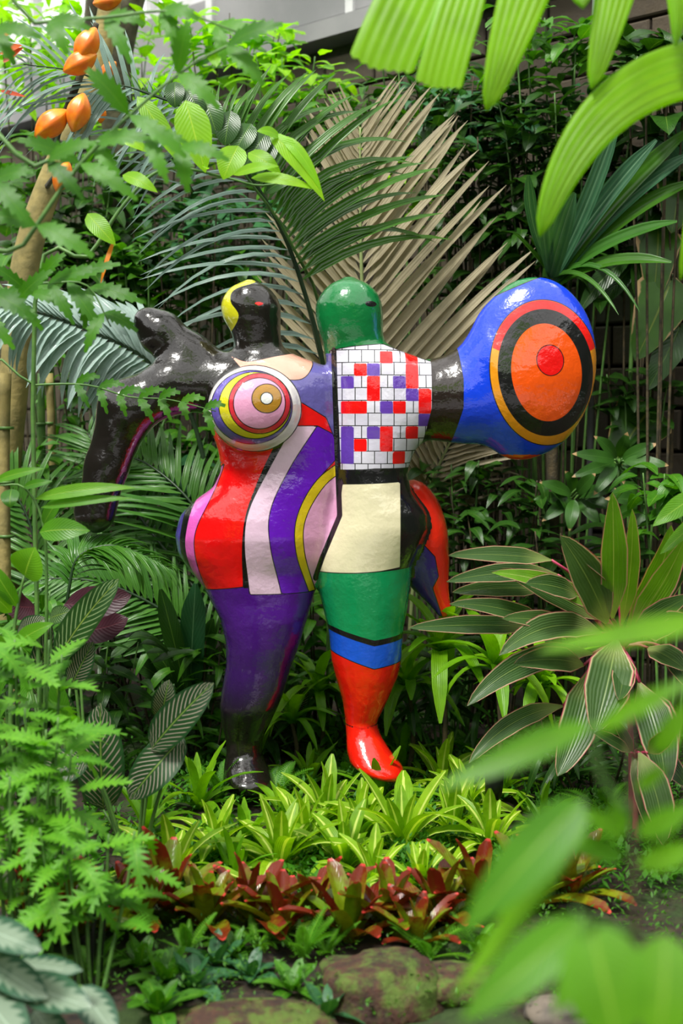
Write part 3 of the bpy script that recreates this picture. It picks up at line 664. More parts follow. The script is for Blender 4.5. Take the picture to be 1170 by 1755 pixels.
frond(p2, A_([(660, 1150, 6.15), (650, 900, 6.1), (632, 700, 6.05), (620, 480, 6.0), (617, 330, 6.0), (617, 218, 6.0)]), 'palm_tan', 36, .80, 1.05, 52, 56, .052, (0, -1, .1), 'rachis_pale', start=.28, droopy=(.02, .06, .12), prof=lambda f: (1-.74*max(0, (f-.30)/.70)**1.2), r0=.014, zig=.25)
p3 = palm('pale silvery palm frond arching left behind the raised black arm', at(330, 900, 6.0).x, 6.0)
frond(p3, A_([(370, 900, 6.0), (330, 720, 6.0), (255, 620, 5.9), (160, 570, 5.8), (60, 535, 5.7), (-40, 520, 5.6)]), 'palm_white', 34, .36, .42, 75, 40, .052, (0, -1, .5), droopy=(.9, 1.3, 1.5), start=.25, r0=.012)
p4 = palm('green feathery palm beside the hip at left', at(330, 1100, 5.9).x, 5.9)
frond(p4, A_([(400, 1150, 5.9), (340, 1020, 5.9), (250, 900, 6.1), (180, 800, 6.2), (150, 740, 6.3)]), 'palm_mid', 34, .42, .50, 60, 62, .026, (0, -1, .3), r0=.01, droopy=(.3, .5, .8), start=.1)
frond(p4, A_([(400, 1150, 5.95), (380, 1000, 5.95), (340, 880, 5.9), (260, 800, 6.0), (180, 770, 6.1)]), 'palm_mid', 34, .50, .36, 60, 60, .026, (0, -1, .5), r0=.01, droopy=(.3, .5, .8), start=.1)
frond(p4, A_([(400, 1150, 5.8), (300, 1060, 5.8), (180, 1000, 5.8), (60, 990, 5.8)]), 'palm_mid', 30, .40, .34, 60, 60, .024, (0, -1, .5), r0=.01, start=.1)
frond(p4, A_([(105, 1120, 5.2), (118, 1010, 5.2), (135, 955, 5.2), (185, 935, 5.2), (240, 950, 5.2), (290, 975, 5.2)]), 'palm_mid', 26, .20, .22, 60, 60, .026, (0, -.4, 1), r0=.008, droopy=(.5, .8, 1.1), start=.2)
p5 = palm('dark green palm at the left edge below the trunk', at(40, 1150, 5.6).x, 5.6)
frond(p5, A_([(60, 1150, 5.6), (70, 1000, 6.0), (40, 870, 6.1), (-30, 800, 6.1)]), 'palm_mid', 26, .36, .40, 60, 60, .028, (0, -1, .3), r0=.01, start=.1)
frond(p5, A_([(60, 1150, 5.6), (110, 1040, 6.0), (180, 960, 6.1), (280, 900, 6.1)]), 'palm_dark', 28, .36, .36, 60, 60, .028, (0, -1, .3), r0=.01, start=.1)
p6 = palm('bluish strap-leaved palm arching at right above the blue hand', at(960, 700, 6.1).x, 6.1)
for (x0, y0, cx, cy, x1, y1, w, m) in ((940, 475, 930, 420, 928, 350, 34, 'strap_blue'), (942, 475, 960, 400, 985, 330, 36, 'strap_blue'), (945, 475, 1000, 380, 1062, 195, 30, 'strap_blue'), (945, 478, 1020, 350, 1125, 240, 34, 'strap_blue'),
    (948, 480, 1040, 340, 1190, 215, 34, 'palm_dark'), (948, 482, 1060, 330, 1190, 262, 34, 'strap_blue'), (950, 484, 1070, 350, 1195, 310, 30, 'palm_dark'), (948, 482, 1040, 400, 1160, 380, 26, 'palm_mid'), (945, 478, 1030, 410, 1096, 535, 15, 'palm_mid'),
    (945, 478, 1000, 440, 1060, 540, 14, 'palm_mid'), (945, 470, 900, 380, 905, 300, 26, 'strap_blue'), (950, 490, 1030, 430, 1150, 450, 26, 'palm_dark'), (940, 470, 910, 430, 880, 400, 22, 'palm_dark')):
    f6 = hero(p6, at(x0, y0, 6.0), at(x1, y1, 5.7), w*5.8/FPX, m, 'leaf', ctrl=at(cx, cy, 5.85), shape='strap' if w > 20 else 'leaflet', fold=.35, n=12, nrm=(0, -1, .6))
stem(p6, [Vector(p6.location), at(945, 700, 6.05), at(943, 478, 6.0)], .03, .02, 'brown_stem', 'trunk')
p7 = palm('thin palm with yellow-green leaflets hanging under the outstretched arm', at(740, 1000, 6.3).x, 6.3)
frond(p7, A_([(700, 1100, 6.3), (720, 900, 6.25), (770, 760, 6.2), (860, 640, 6.1)]), 'palm_tan', 30, .40, .42, 60, 60, .028, (0, -1, .3), 'rachis_pale', r0=.01, droopy=(.3, .6, .9), start=.2)

# ------------------------------------------------------------------ trees, upper left
tr = thing('fruit_tree', 'leaning pale-trunked tree with orange pods at the left edge', 'tree', Vector((at(20, 1000, 6.2).x, 6.2, gz(-1.4, 6.2))))
stem(tr, [Vector(tr.location), at(5, 900, 6.2), at(25, 640, 6.2), at(48, 430, 6.2), at(112, 250, 6.2), at(165, 120, 6.2), at(200, -60, 6.2)], .075, .045, 'trunk', 'trunk', 12, 6)
def pod(root, px, py, Y, L, ang, mk='pod'):
    V, F, n, m = [], [], 10, 20; p = at(px, py, Y)-Vector(root.location)
    for i in range(n+1):
        t = i/n; rr = math.sin(math.pi*min(1, t*.96+.02))**.8*L*.29
        for k in range(m): a = k/m*6.2832; q = rr*(1+.11*math.cos(a*5)); V.append((q*math.cos(a), q*math.sin(a), (t-.5)*L))
    for i in range(n):
        for k in range(m): F.append((i*m+k, i*m+(k+1) % m, (i+1)*m+(k+1) % m, (i+1)*m+k))
    F += [tuple(reversed(range(m))), tuple(n*m+k for k in range(m))]
    o = obj('pod', mesh('pod', V, F, M[mk]), root, Matrix.Translation(p) @ Matrix.Rotation(ang, 4, 'Y'))
    return o
stem(tr, [at(112, 250, 6.2), at(95, 240, 5.6), at(112, 195, 5.15), at(150, 95, 5.05), at(165, 40, 5.0)], .02, .01, 'bark', 'branch', 8)
stem(tr, [at(80, 320, 6.2), at(95, 300, 5.5), at(107, 290, 5.1)], .012, .006, 'bark', 'branch', 6)
for a in ((148, 78, 4.95, .17, .5), (137, 108, 4.95, .16, 1.1), (88, 212, 4.95, .18, .9), (134, 193, 4.95, .17, .3), (184, 2, 5.9, .15, 1.4), (107, 303, 4.95, .14, .4), (185, 120, 6.1, .12, .8), (172, 195, 6.1, .10, 0)): pod(tr, a[0], a[1], a[2], a[3]*.8, a[4])
for (x0, y0, x1, y1, w, m) in ((15, 40, 32, 60, 16, 'red_leaf'), (0, 90, 38, 78, 18, 'red_leaf'), (5, 105, 40, 82, 18, 'red_leaf'), (2, 62, 30, 52, 14, 'orange_leaf'), (0, 155, 45, 166, 8, 'red_leaf')):
    hero(tr, at(x0, y0, 5.0), at(x1, y1, 4.9), w*5/FPX, m, 'bract', nrm=(0, -1, .3))
tr2 = thing('tree', 'dark rough trunk rising at the upper left behind the pods', 'tree', Vector((at(225, 900, 7.4).x, 7.4, gz(-1, 7.4))))
stem(tr2, [Vector(tr2.location), at(200, 600, 7.4), at(215, 300, 7.4), at(195, 120, 7.3), at(240, -80, 7.3)], .11, .08, 'bark', 'trunk', 12, 5)
stem(tr2, [at(205, 180, 7.3), at(160, 60, 7.2), at(175, -60, 7.1)], .05, .04, 'bark', 'branch', 8, 5)
cr = lib('bright', 'oval', .42, (.2, .6, 1.0), wave=.04)
for k in range(90):
    p = at(R.uniform(-20, 330), R.uniform(-40, 190), R.uniform(7.0, 8.2)); az = R.uniform(0, 6.28)
    obj('leaf', R.choice(cr), tr2, frame(p-Vector(tr2.location), (math.cos(az), math.sin(az), -.3), (0, -.3, 1), R.uniform(.10, .2)))
for px, tx, Y, w, lab in ((72, 70, 6.4, .020, 'slender green cane left of the lowered black hand'), (90, 84, 6.5, .022, 'yellowish cane with rings at left, right of the pale trunk'), (6, 10, 5.9, .03, 'thick yellow-green cane at the left edge')):
    b = at(px, 1000, Y); t_ = thing('bamboo_cane', lab, 'cane', (b.x, Y, gz(b.x, Y)))
    stem(t_, [Vector(t_.location), at(px, 800, Y), at(tx, 640, Y)], w, w*.8, 'trunk' if w > .021 else 'stem', 'cane', 8)
    for k in range(7):
        z = .3+k*.2; q = Vector(t_.location).lerp(at(tx, 640, Y), k/7); V, F = tube_geo([q-Vector(t_.location)+Vector((0, 0, -.006)), q-Vector(t_.location)+Vector((0, 0, .006))], w*1.12, w*1.12, 8)
        obj('node_ring', mesh('node_ring', V, F, M['stem']), t_)

# ------------------------------------------------------------------ background shrubs: (label, px, ytop, ybot, Y, half width, leaf kind, size, leaves, stems)
G = 'shrubs'
BG = [
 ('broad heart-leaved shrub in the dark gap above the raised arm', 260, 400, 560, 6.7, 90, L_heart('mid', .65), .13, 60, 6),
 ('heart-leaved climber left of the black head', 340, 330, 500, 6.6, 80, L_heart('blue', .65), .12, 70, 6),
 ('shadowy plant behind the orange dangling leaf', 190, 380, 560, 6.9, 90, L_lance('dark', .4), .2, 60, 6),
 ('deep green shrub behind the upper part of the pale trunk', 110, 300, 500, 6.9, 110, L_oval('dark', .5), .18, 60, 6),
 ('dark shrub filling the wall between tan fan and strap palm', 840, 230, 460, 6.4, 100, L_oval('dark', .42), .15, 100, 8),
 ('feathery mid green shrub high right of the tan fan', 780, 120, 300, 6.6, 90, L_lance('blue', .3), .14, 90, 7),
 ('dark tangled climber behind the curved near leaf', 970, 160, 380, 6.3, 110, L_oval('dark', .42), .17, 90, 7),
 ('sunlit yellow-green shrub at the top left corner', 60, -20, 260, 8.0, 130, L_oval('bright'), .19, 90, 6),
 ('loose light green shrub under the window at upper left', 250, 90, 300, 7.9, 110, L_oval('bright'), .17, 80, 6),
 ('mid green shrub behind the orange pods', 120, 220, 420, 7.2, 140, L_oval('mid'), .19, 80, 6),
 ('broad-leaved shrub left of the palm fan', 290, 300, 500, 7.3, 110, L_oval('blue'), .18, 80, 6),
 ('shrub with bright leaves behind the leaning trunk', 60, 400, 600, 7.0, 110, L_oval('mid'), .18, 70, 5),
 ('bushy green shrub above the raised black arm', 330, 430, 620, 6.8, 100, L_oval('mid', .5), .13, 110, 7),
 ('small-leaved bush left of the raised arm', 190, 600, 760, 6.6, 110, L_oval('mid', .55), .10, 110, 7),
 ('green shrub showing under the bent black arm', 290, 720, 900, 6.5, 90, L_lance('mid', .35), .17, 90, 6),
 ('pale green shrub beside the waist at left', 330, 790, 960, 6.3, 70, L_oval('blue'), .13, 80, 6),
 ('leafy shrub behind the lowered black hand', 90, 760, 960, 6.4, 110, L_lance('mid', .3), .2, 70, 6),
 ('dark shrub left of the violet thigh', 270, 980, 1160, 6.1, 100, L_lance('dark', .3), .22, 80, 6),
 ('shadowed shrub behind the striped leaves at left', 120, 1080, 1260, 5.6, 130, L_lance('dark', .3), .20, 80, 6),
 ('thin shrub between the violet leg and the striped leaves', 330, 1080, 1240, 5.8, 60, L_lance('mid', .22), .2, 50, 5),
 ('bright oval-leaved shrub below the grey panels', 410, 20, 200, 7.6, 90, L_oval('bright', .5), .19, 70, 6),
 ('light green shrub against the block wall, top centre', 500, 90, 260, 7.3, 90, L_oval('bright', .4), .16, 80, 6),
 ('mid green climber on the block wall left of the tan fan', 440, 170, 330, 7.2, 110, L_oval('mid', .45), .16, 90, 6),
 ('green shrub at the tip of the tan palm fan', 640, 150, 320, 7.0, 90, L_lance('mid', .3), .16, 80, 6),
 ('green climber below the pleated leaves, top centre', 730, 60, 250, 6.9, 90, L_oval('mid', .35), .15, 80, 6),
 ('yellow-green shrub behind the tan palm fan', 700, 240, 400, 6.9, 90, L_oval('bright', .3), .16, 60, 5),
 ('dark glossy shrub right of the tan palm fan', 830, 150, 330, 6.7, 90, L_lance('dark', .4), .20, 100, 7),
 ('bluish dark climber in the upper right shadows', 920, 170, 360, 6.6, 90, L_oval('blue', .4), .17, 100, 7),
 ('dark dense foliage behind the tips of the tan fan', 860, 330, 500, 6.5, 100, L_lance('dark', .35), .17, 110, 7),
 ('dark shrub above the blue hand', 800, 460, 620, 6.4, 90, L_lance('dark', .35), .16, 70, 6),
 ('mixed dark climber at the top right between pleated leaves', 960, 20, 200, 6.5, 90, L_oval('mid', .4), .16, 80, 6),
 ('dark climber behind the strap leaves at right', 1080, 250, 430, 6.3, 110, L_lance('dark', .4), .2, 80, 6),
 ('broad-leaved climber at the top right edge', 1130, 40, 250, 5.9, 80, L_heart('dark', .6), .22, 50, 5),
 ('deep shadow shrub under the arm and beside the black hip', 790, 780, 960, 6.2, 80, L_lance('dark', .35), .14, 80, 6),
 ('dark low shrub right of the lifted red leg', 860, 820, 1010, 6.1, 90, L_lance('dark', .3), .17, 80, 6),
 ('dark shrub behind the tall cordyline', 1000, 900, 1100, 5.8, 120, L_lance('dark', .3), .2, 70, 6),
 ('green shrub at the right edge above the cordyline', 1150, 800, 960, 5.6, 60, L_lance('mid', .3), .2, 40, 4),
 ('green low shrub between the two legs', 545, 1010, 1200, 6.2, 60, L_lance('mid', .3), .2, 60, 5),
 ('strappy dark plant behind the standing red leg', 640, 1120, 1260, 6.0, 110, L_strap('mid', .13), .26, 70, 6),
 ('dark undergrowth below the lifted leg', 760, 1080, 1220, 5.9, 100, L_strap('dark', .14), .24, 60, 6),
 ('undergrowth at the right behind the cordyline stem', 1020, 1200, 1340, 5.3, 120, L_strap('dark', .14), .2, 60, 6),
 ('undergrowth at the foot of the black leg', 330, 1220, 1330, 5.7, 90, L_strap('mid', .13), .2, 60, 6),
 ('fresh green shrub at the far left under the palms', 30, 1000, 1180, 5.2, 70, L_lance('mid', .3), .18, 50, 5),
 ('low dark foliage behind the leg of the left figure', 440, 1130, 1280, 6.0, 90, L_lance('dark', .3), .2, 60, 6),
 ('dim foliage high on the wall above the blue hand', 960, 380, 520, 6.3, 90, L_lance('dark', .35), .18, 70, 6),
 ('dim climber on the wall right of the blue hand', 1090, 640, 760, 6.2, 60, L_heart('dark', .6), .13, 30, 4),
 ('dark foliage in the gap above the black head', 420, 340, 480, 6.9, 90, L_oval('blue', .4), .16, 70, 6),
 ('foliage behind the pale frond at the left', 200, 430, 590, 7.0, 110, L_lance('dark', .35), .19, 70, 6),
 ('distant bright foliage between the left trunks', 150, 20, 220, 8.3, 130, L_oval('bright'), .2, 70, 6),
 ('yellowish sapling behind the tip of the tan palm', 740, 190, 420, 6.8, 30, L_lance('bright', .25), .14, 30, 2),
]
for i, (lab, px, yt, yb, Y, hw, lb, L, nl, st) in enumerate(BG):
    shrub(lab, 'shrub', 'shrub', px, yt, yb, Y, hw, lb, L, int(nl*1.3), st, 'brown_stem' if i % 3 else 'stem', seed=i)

# ------------------------------------------------------------------ big climbing leaves at right
def heroplant(label, cat, name, basepx, Y, leaves, mk, shape='lance', dy=.08, stempath=None, fold=.15, petiole='stem', wave=.03, group=None, n=12, pr=.006, nrm=(0, -1, .45), **kw):
    b = on_ground(*basepx) if Y is None else Vector((at(basepx[0], basepx[1], Y).x, Y, gz(at(basepx[0], basepx[1], Y).x, Y)))
    root = thing(name, label, cat, b, group); Yb = b.y
    if stempath: stem(root, [b]+[at(x, y, yy) for x, y, yy in stempath], .014, .006, petiole, 'stem', 8)
    for i, l in enumerate(leaves):
        x0, y0, x1, y1, w = l[:5]; bow = l[5] if len(l) > 5 else 0; m = l[6] if len(l) > 6 and l[6] else mk; yl = l[7] if len(l) > 7 else Yb
        ya = yl+.03*((i*7) % 5-2); P0 = at(x0, y0, ya); P1 = at(x1, y1, ya-dy)
        mid = (P0+P1)/2; pd = Vector((P1.z-P0.z, 0, -(P1.x-P0.x))); pd = pd.normalized() if pd.length > 1e-5 else Vector((0, 0, 1))
        if pd.z < 0: pd = -pd
        ctrl = mid+pd*(bow*Yb/FPX)+Vector((0, -.04, 0))
        hero(root, P0, P1, w*yl/FPX, m, 'leaf', ctrl=ctrl, shape=shape, fold=fold, wave=wave, n=n, nrm=nrm, ph=i, **kw)
        if petiole and not kw.get('nopet'):
            tgt = b if not stempath else at(*stempath[-1])
            d = (P0-tgt)
            if d.length > .03: stem(root, [tgt+Vector((0, 0, .0)), tgt.lerp(P0, .55)+Vector((0, 0, min(.08, d.length*.12))), P0], pr*1.2, pr*.7, petiole, 'petiole', 5, 3)
    return root
heroplant('large brown-edged arrow leaves climbing the wall at right', 'climber', 'climbing_philodendron', (1150, 900), 6.2, [
 (1150, 480, 1088, 618, 100, 0), (1128, 390, 1118, 520, 76, 0), (1115, 700, 1050, 800, 105, 10), (1165, 300, 1150, 400, 80), (1150, 200, 1120, 330, 90, 0, 'blue'), (1165, 560, 1108, 670, 62, 0, 'dark'), (1100, 60, 1070, 170, 60, 0, 'dark'), (1160, 90, 1100, 190, 60, 0, 'blue')],
 'brownedge', 'heart', stempath=[(1150, 700, 6.25), (1160, 450, 6.25), (1150, 200, 6.3), (1130, 60, 6.3)], fold=.1, petiole='brown_stem')
heroplant('dim strap-leaved plant on the wall right of the tan fan tips', 'climber', 'climbing_plant', (1050, 900), 6.3, [
 (1080, 440, 990, 540, 34, 20), (1090, 450, 1030, 530, 34, 10), (1075, 430, 985, 455, 30, 12), (1090, 440, 1100, 540, 30), (1080, 430, 1140, 470, 28, 15)], 'dark', stempath=[(1080, 650, 6.3), (1080, 440, 6.3)])
gl = []
for cx, cy, rr, k0 in ((1060, 790, 78, 0), (985, 850, 70, 1), (1110, 860, 70, 2)):
    for k in range(9):
        a = k/9*6.283+k0; x1, y1 = cx+rr*1.1*math.cos(a), cy+rr*.75*math.sin(a)+8; gl.append((cx+8*math.cos(a), cy+6*math.sin(a), x1, y1, 24, 4))
heroplant('dark whorled ginger with brown leaf tips under the blue hand', 'ginger', 'ginger_plant', (1060, 1000), 6.0, gl, 'browntip', stempath=[(1055, 900, 6.0), (1060, 800, 6.0)], petiole='stem')
heroplant('large fresh leaf entering at the right edge', 'leafy plant', 'leafy_plant', (1230, 1000), 4.6, [(1200, 845, 1118, 902, 36, 8), (1210, 880, 1130, 950, 28, 6)], 'near', stempath=[(1225, 860, 4.6)])

# ------------------------------------------------------------------ cordylines
CD = [(1049, 1060, 1049, 844, 46, 0, 'cord_bright'), (1065, 1070, 1083, 872, 30, 8, 'cord_bright'), (1075, 1072, 1150, 900, 44, -22, 'cord_bright'), (1080, 1075, 1172, 925, 44, -10, 'cord_bright'), (1088, 1078, 1178, 975, 30, 6), (1040, 1068, 960, 918, 66, 10), (1030, 1050, 842, 981, 34, 34, 'cord_bright'),
 (1030, 1062, 858, 974, 42, 6), (1030, 1085, 855, 1123, 46, 62), (1015, 1120, 800, 1210, 46, 62), (1056, 1098, 1018, 1256, 76, 0), (1010, 1150, 955, 1330, 64, -12), (920, 1075, 700, 1076, 34, 12), (945, 1075, 770, 1035, 32, 26), (955, 985, 765, 997, 34, 20), (945, 960, 768, 952, 30, 12),
 (1000, 1140, 880, 1138, 44, 22), (965, 1210, 803, 1308, 34, 46), (1095, 1170, 1140, 1350, 64, 14), (1140, 1110, 1180, 1180, 44, 6), (1110, 1090, 1185, 1060, 44, 16), (1060, 1000, 1000, 960, 40, 10), (1020, 1100, 930, 1060, 34, 12), (1070, 1120, 1060, 1200, 40), (1100, 1180, 1150, 1300, 60, 10), (990, 1020, 900, 1000, 40, 14), (1000, 1090, 860, 1060, 36, 24), (935, 1010, 775, 1015, 34, 12), (1085, 1080, 1185, 1020, 36, 10), (1110, 1110, 1175, 1150, 44, 10)]
heroplant('tall cordyline with pink-edged striped leaves and pink petioles at right', 'cordyline', 'cordyline', (1085, 1330), 4.75, CD, 'cord', 'cord', dy=.22, stempath=[(1080, 1250, 4.8), (1065, 1110, 4.8)], petiole='pink_stem', fold=.22, wave=.01, n=14, pr=.007)
heroplant('smaller drooping cordyline on a thin stem beneath the tall one', 'cordyline', 'cordyline', (1090, 1420), 4.6, [
 (1095, 1290, 1135, 1448, 52, 18), (1085, 1290, 1110, 1420, 40, 8), (1090, 1285, 1175, 1350, 40, 26), (1080, 1290, 1010, 1250, 20, 8), (1085, 1290, 1050, 1230, 20), (1110, 1290, 1160, 1250, 30, 8)], 'cord', 'cord', dy=.1, stempath=[(1088, 1300, 4.6)], petiole='pink_stem', fold=.2, wave=.01)

# ------------------------------------------------------------------ bright drooping dracaenas behind the feet
for k, (px, py, Y, L, lab) in enumerate(((755, 1120, 5.5, .34, 'bright strap-leaved plant right of the standing red leg'), (850, 1150, 5.3, .32, 'bright strap-leaved plant under the long cordyline leaf'), (700, 1180, 5.7, .28, 'strap-leaved plant just behind the red foot'),
      (930, 1180, 5.4, .28, 'strap-leaved plant left of the hanging cordyline leaves'), (500, 1240, 5.7, .26, 'strap-leaved plant between the two feet'), (545, 1190, 5.8, .26, 'strap-leaved plant left of the red shin'))):
    b = at(px, py, Y); g0 = Vector((b.x, Y, gz(b.x, Y))); root = thing('dracaena', lab, 'dracaena', g0, 'strap-leaved plants behind the feet')
    stem(root, [g0, (g0+b)/2+Vector((.02, 0, 0)), b], .012, .008, 'brown_stem')
    lb = L_strap('brom_plain', .17)
    for i in range(16):
        el = math.radians(75-i*4.6); az = i*2.4+k; d = Vector((math.cos(az)*math.cos(el), math.sin(az)*math.cos(el), math.sin(el))); up = Vector((-math.cos(az)*math.sin(el), -math.sin(az)*math.sin(el), math.cos(el)))
        obj('leaf', lb[min(3, 1+i//5)], root, frame(b-g0, d, up, L*R.uniform(.8, 1.1)))

# ------------------------------------------------------------------ bromeliad bed
BR = [(690, 1470, .30, 'brom', 'largest striped bromeliad, in front of the red foot'), (480, 1500, .27, 'brom', 'striped bromeliad left of centre in the bed, above the red rosettes'), (295, 1530, .26, 'brom', 'striped bromeliad at the left end of the bed, behind the tall red leaf'),
 (590, 1500, .25, 'brom', 'striped bromeliad at the middle of the bed'), (775, 1440, .25, 'brom', 'striped bromeliad right of the largest one'), (560, 1430, .27, 'brom', 'striped bromeliad between the black foot and the red foot'), (420, 1470, .22, 'brom_plain', 'plain green bromeliad just below the black foot'),
 (840, 1470, .24, 'brom', 'striped bromeliad behind the blurred leaves at right'), (650, 1390, .24, 'brom_plain', 'plain green bromeliad touching the red foot'), (755, 1360, .25, 'brom', 'striped bromeliad behind and right of the red foot'), (370, 1480, .22, 'brom', 'small striped bromeliad between the left end and the centre'),
 (530, 1350, .20, 'brom_plain', 'plain green bromeliad between the feet'), (340, 1390, .26, 'brom_plain', 'plain green bromeliad left of the black foot'), (250, 1440, .24, 'brom_plain', 'plain green bromeliad below the striped prayer leaves'), (860, 1370, .24, 'brom_plain', 'plain green bromeliad under the cordyline'),
 (720, 1540, .20, 'brom', 'low striped bromeliad at the front right of the bed'), (560, 1300, .24, 'brom_plain', 'plain green bromeliad behind the gap of the legs'), (930, 1430, .22, 'brom_plain', 'plain green bromeliad at the right of the bed'), (620, 1450, .24, 'brom', 'striped bromeliad behind the middle one'), (690, 1320, .22, 'brom_plain', 'plain green bromeliad behind the red toes'),
 (520, 1460, .24, 'brom', 'striped bromeliad straight below the gap between the feet'), (400, 1520, .2, 'brom_plain', 'plain green bromeliad behind the long red leaf'), (640, 1530, .2, 'brom', 'small striped bromeliad right behind the red rosettes at the centre'), (490, 1420, .20, 'brom_plain', 'plain green bromeliad just right of the black toes'), (800, 1400, .24, 'brom', 'striped bromeliad beside the small black spotlight')]
for i, (px, py, L, mk, lab) in enumerate(BR):
    b = on_ground(px, py); rosette(lab, 'bromeliad', 'bromeliad', b, 20 if mk == 'brom' else 16, L*1.25, L_strap(mk, .19 if mk == 'brom' else .15), 86, 14, 'green bromeliads in the bed', r=random.Random(50+i))
NE = [(290, 1585, .22, 'red bromeliad with the tallest upright red leaf'), (355, 1600, .17, 'red bromeliad right of the tallest red leaf'), (430, 1590, .18, 'red bromeliad at the left of centre with long red leaf'), (235, 1605, .16, 'red bromeliad in front of the lobed leaves'), (600, 1620, .18, 'open green-hearted red bromeliad above the mossy rock'),
 (665, 1600, .17, 'red bromeliad directly behind the mossy rock'), (755, 1590, .18, 'red bromeliad with upright red leaves right of the rock'), (540, 1590, .16, 'red bromeliad left of the green-hearted one'), (820, 1570, .18, 'red bromeliad behind the long blurred leaf'), (905, 1560, .17, 'red bromeliad with long flat leaf at right'),
 (975, 1545, .17, 'rightmost red bromeliad in the row'), (180, 1600, .16, 'red bromeliad at the left under the lobed leaves'), (60, 1610, .2, 'red bromeliad behind the silver leaves at left'), (120, 1620, .17, 'red bromeliad right of the silver leaves'), (485, 1610, .15, 'small red bromeliad in the middle of the row'), (715, 1630, .14, 'small red bromeliad right beside the rock')]
for i, (px, py, L, lab) in enumerate(NE):
    b = on_ground(px, py); rosette(lab, 'bromeliad', 'red_bromeliad', b, 15, L*1.45, lib('neo', 'neo', .21, (.15, .3, .5), fold=.5, wave=0), 84, 28, 'red bromeliads along the front of the bed', r=random.Random(80+i), jit=.25)

# ------------------------------------------------------------------ prayer plants (striped leaves)
heroplant('prayer plant with a long upright pale-striped leaf beside the left palms', 'prayer plant', 'prayer_plant', (100, 1290), 4.6, [
 (98, 1130, 204, 992, 58, 10, 'calathea_green'), (85, 1060, 122, 1048, 34, 4, 'calathea_green'), (60, 1190, 88, 1070, 44, 0), (120, 1180, 160, 1100, 46, 0), (30, 1090, 80, 1060, 40, 4)], 'calathea', 'oval', dy=.05, petiole='stem')
heroplant('prayer plant with pink-striped rounded leaves left of the black foot', 'prayer plant', 'prayer_plant', (230, 1430), 4.3, [
 (258, 1285, 366, 1170, 66, 8), (276, 1235, 290, 1165, 44, 0), (177, 1388, 172, 1205, 86, 0), (315, 1262, 222, 1370, 72, 6), (120, 1250, 90, 1170, 50), (150, 1300, 60, 1330, 60, 4)], 'calathea', 'oval', dy=.05, petiole='stem')
heroplant('prayer plant half hidden between the two legs', 'prayer plant', 'prayer_plant', (510, 1290), 5.9, [(508, 1225, 520, 1168, 34), (372, 1150, 382, 1105, 30)], 'calathea', 'oval')
heroplant('dark maroon-backed leaves beneath the left palms', 'prayer plant', 'prayer_plant', (150, 1250), 5.0, [(110, 1035, 225, 1020, 60, -10), (60, 1040, 10, 1030, 50, -6), (130, 1080, 220, 1060, 56, -10)], 'maroon', 'oval')
heroplant('large wavy dark leaves of a nest fern between palm and violet leg', 'nest fern', 'nest_fern', (310, 1230), 5.8, [(320, 1200, 275, 1010, 34, 6), (325, 1200, 335, 1000, 44, 0, 'blue'), (330, 1200, 365, 1060, 36, 6), (315, 1200, 240, 1080, 34, 14), (320, 1200, 225, 1130, 30, 12)], 'dark', 'strap', wave=.10, n=18)

# ------------------------------------------------------------------ silver-leaved plant bottom left
heroplant('silver-leaved plant with green leaf margins in the bottom left corner', 'aglaonema', 'aglaonema', (20, 1800), 3.05, [
 (-40, 1585, 72, 1630, 60, 16), (-30, 1640, 82, 1712, 64, 16), (28, 1650, 142, 1664, 44, 12), (25, 1680, 158, 1728, 70, 16), (140, 1690, 198, 1775, 62, 10), (-30, 1700, 45, 1790, 84, 10), (60, 1730, 120, 1800, 60, 6), (-30, 1620, 20, 1600, 50, 10)], 'silver', 'oval', dy=.15, petiole='stem', nrm=(0, -.8, .8))

# ------------------------------------------------------------------ lobed ferny plant at left
rr = random.Random(5)
lb = L_lobed('lobed', .46)
for k, (px, py0, py1, Y, hw, n, lab) in enumerate(((50, 1080, 1330, 3.9, 85, 40, 'light green lobed-leaf plant at the left, upper clump'), (60, 1200, 1440, 3.7, 85, 50, 'light green lobed-leaf plant at the left, middle clump beside the prayer plant'), (150, 1420, 1600, 3.5, 85, 36, 'light green lobed-leaf plant hanging over the red bromeliads'), (20, 1320, 1560, 3.6, 70, 36, 'light green lobed-leaf plant touching the left edge'))):
    shrub(lab, 'lobed plant', 'lobed_plant', px, py0, py1, Y, hw, lb, .17, n, 6, 'stem', 'lobed-leaf plants at left', seed=200+k, spread=.5)
# branch of toothed leaves crossing the top left, nearer than the sculpture
def branch(label, name, cat, pts, r0, leaves, mk, shape='lance', teeth=0, depth=.3, matk='stem', fold=.15, cols=4, base=None, nrm=(0, -1, .4), n=9):
    P = A_(pts); b = base or Vector((P[0].x, P[0].y, gz(P[0].x, P[0].y))); root = thing(name, label, cat, b)
    stem(root, ([b] if base is None else [])+P, r0, r0*.35, matk, 'stem', 7)
    for i, l in enumerate(leaves):
        x0, y0, x1, y1, w, Y = l[:6]; bow = l[6] if len(l) > 6 else 8; m = l[7] if len(l) > 7 else mk
        P0, P1 = at(x0, y0, Y), at(x1, y1, Y-.04); c = (P0+P1)/2+Vector((0, -.03, bow*Y/FPX))
        hero(root, P0, P1, w*Y/FPX, m, 'leaf', ctrl=c, shape=shape, fold=fold, teeth=teeth, depth=depth, cols=cols, nrm=nrm, n=n)
    return root
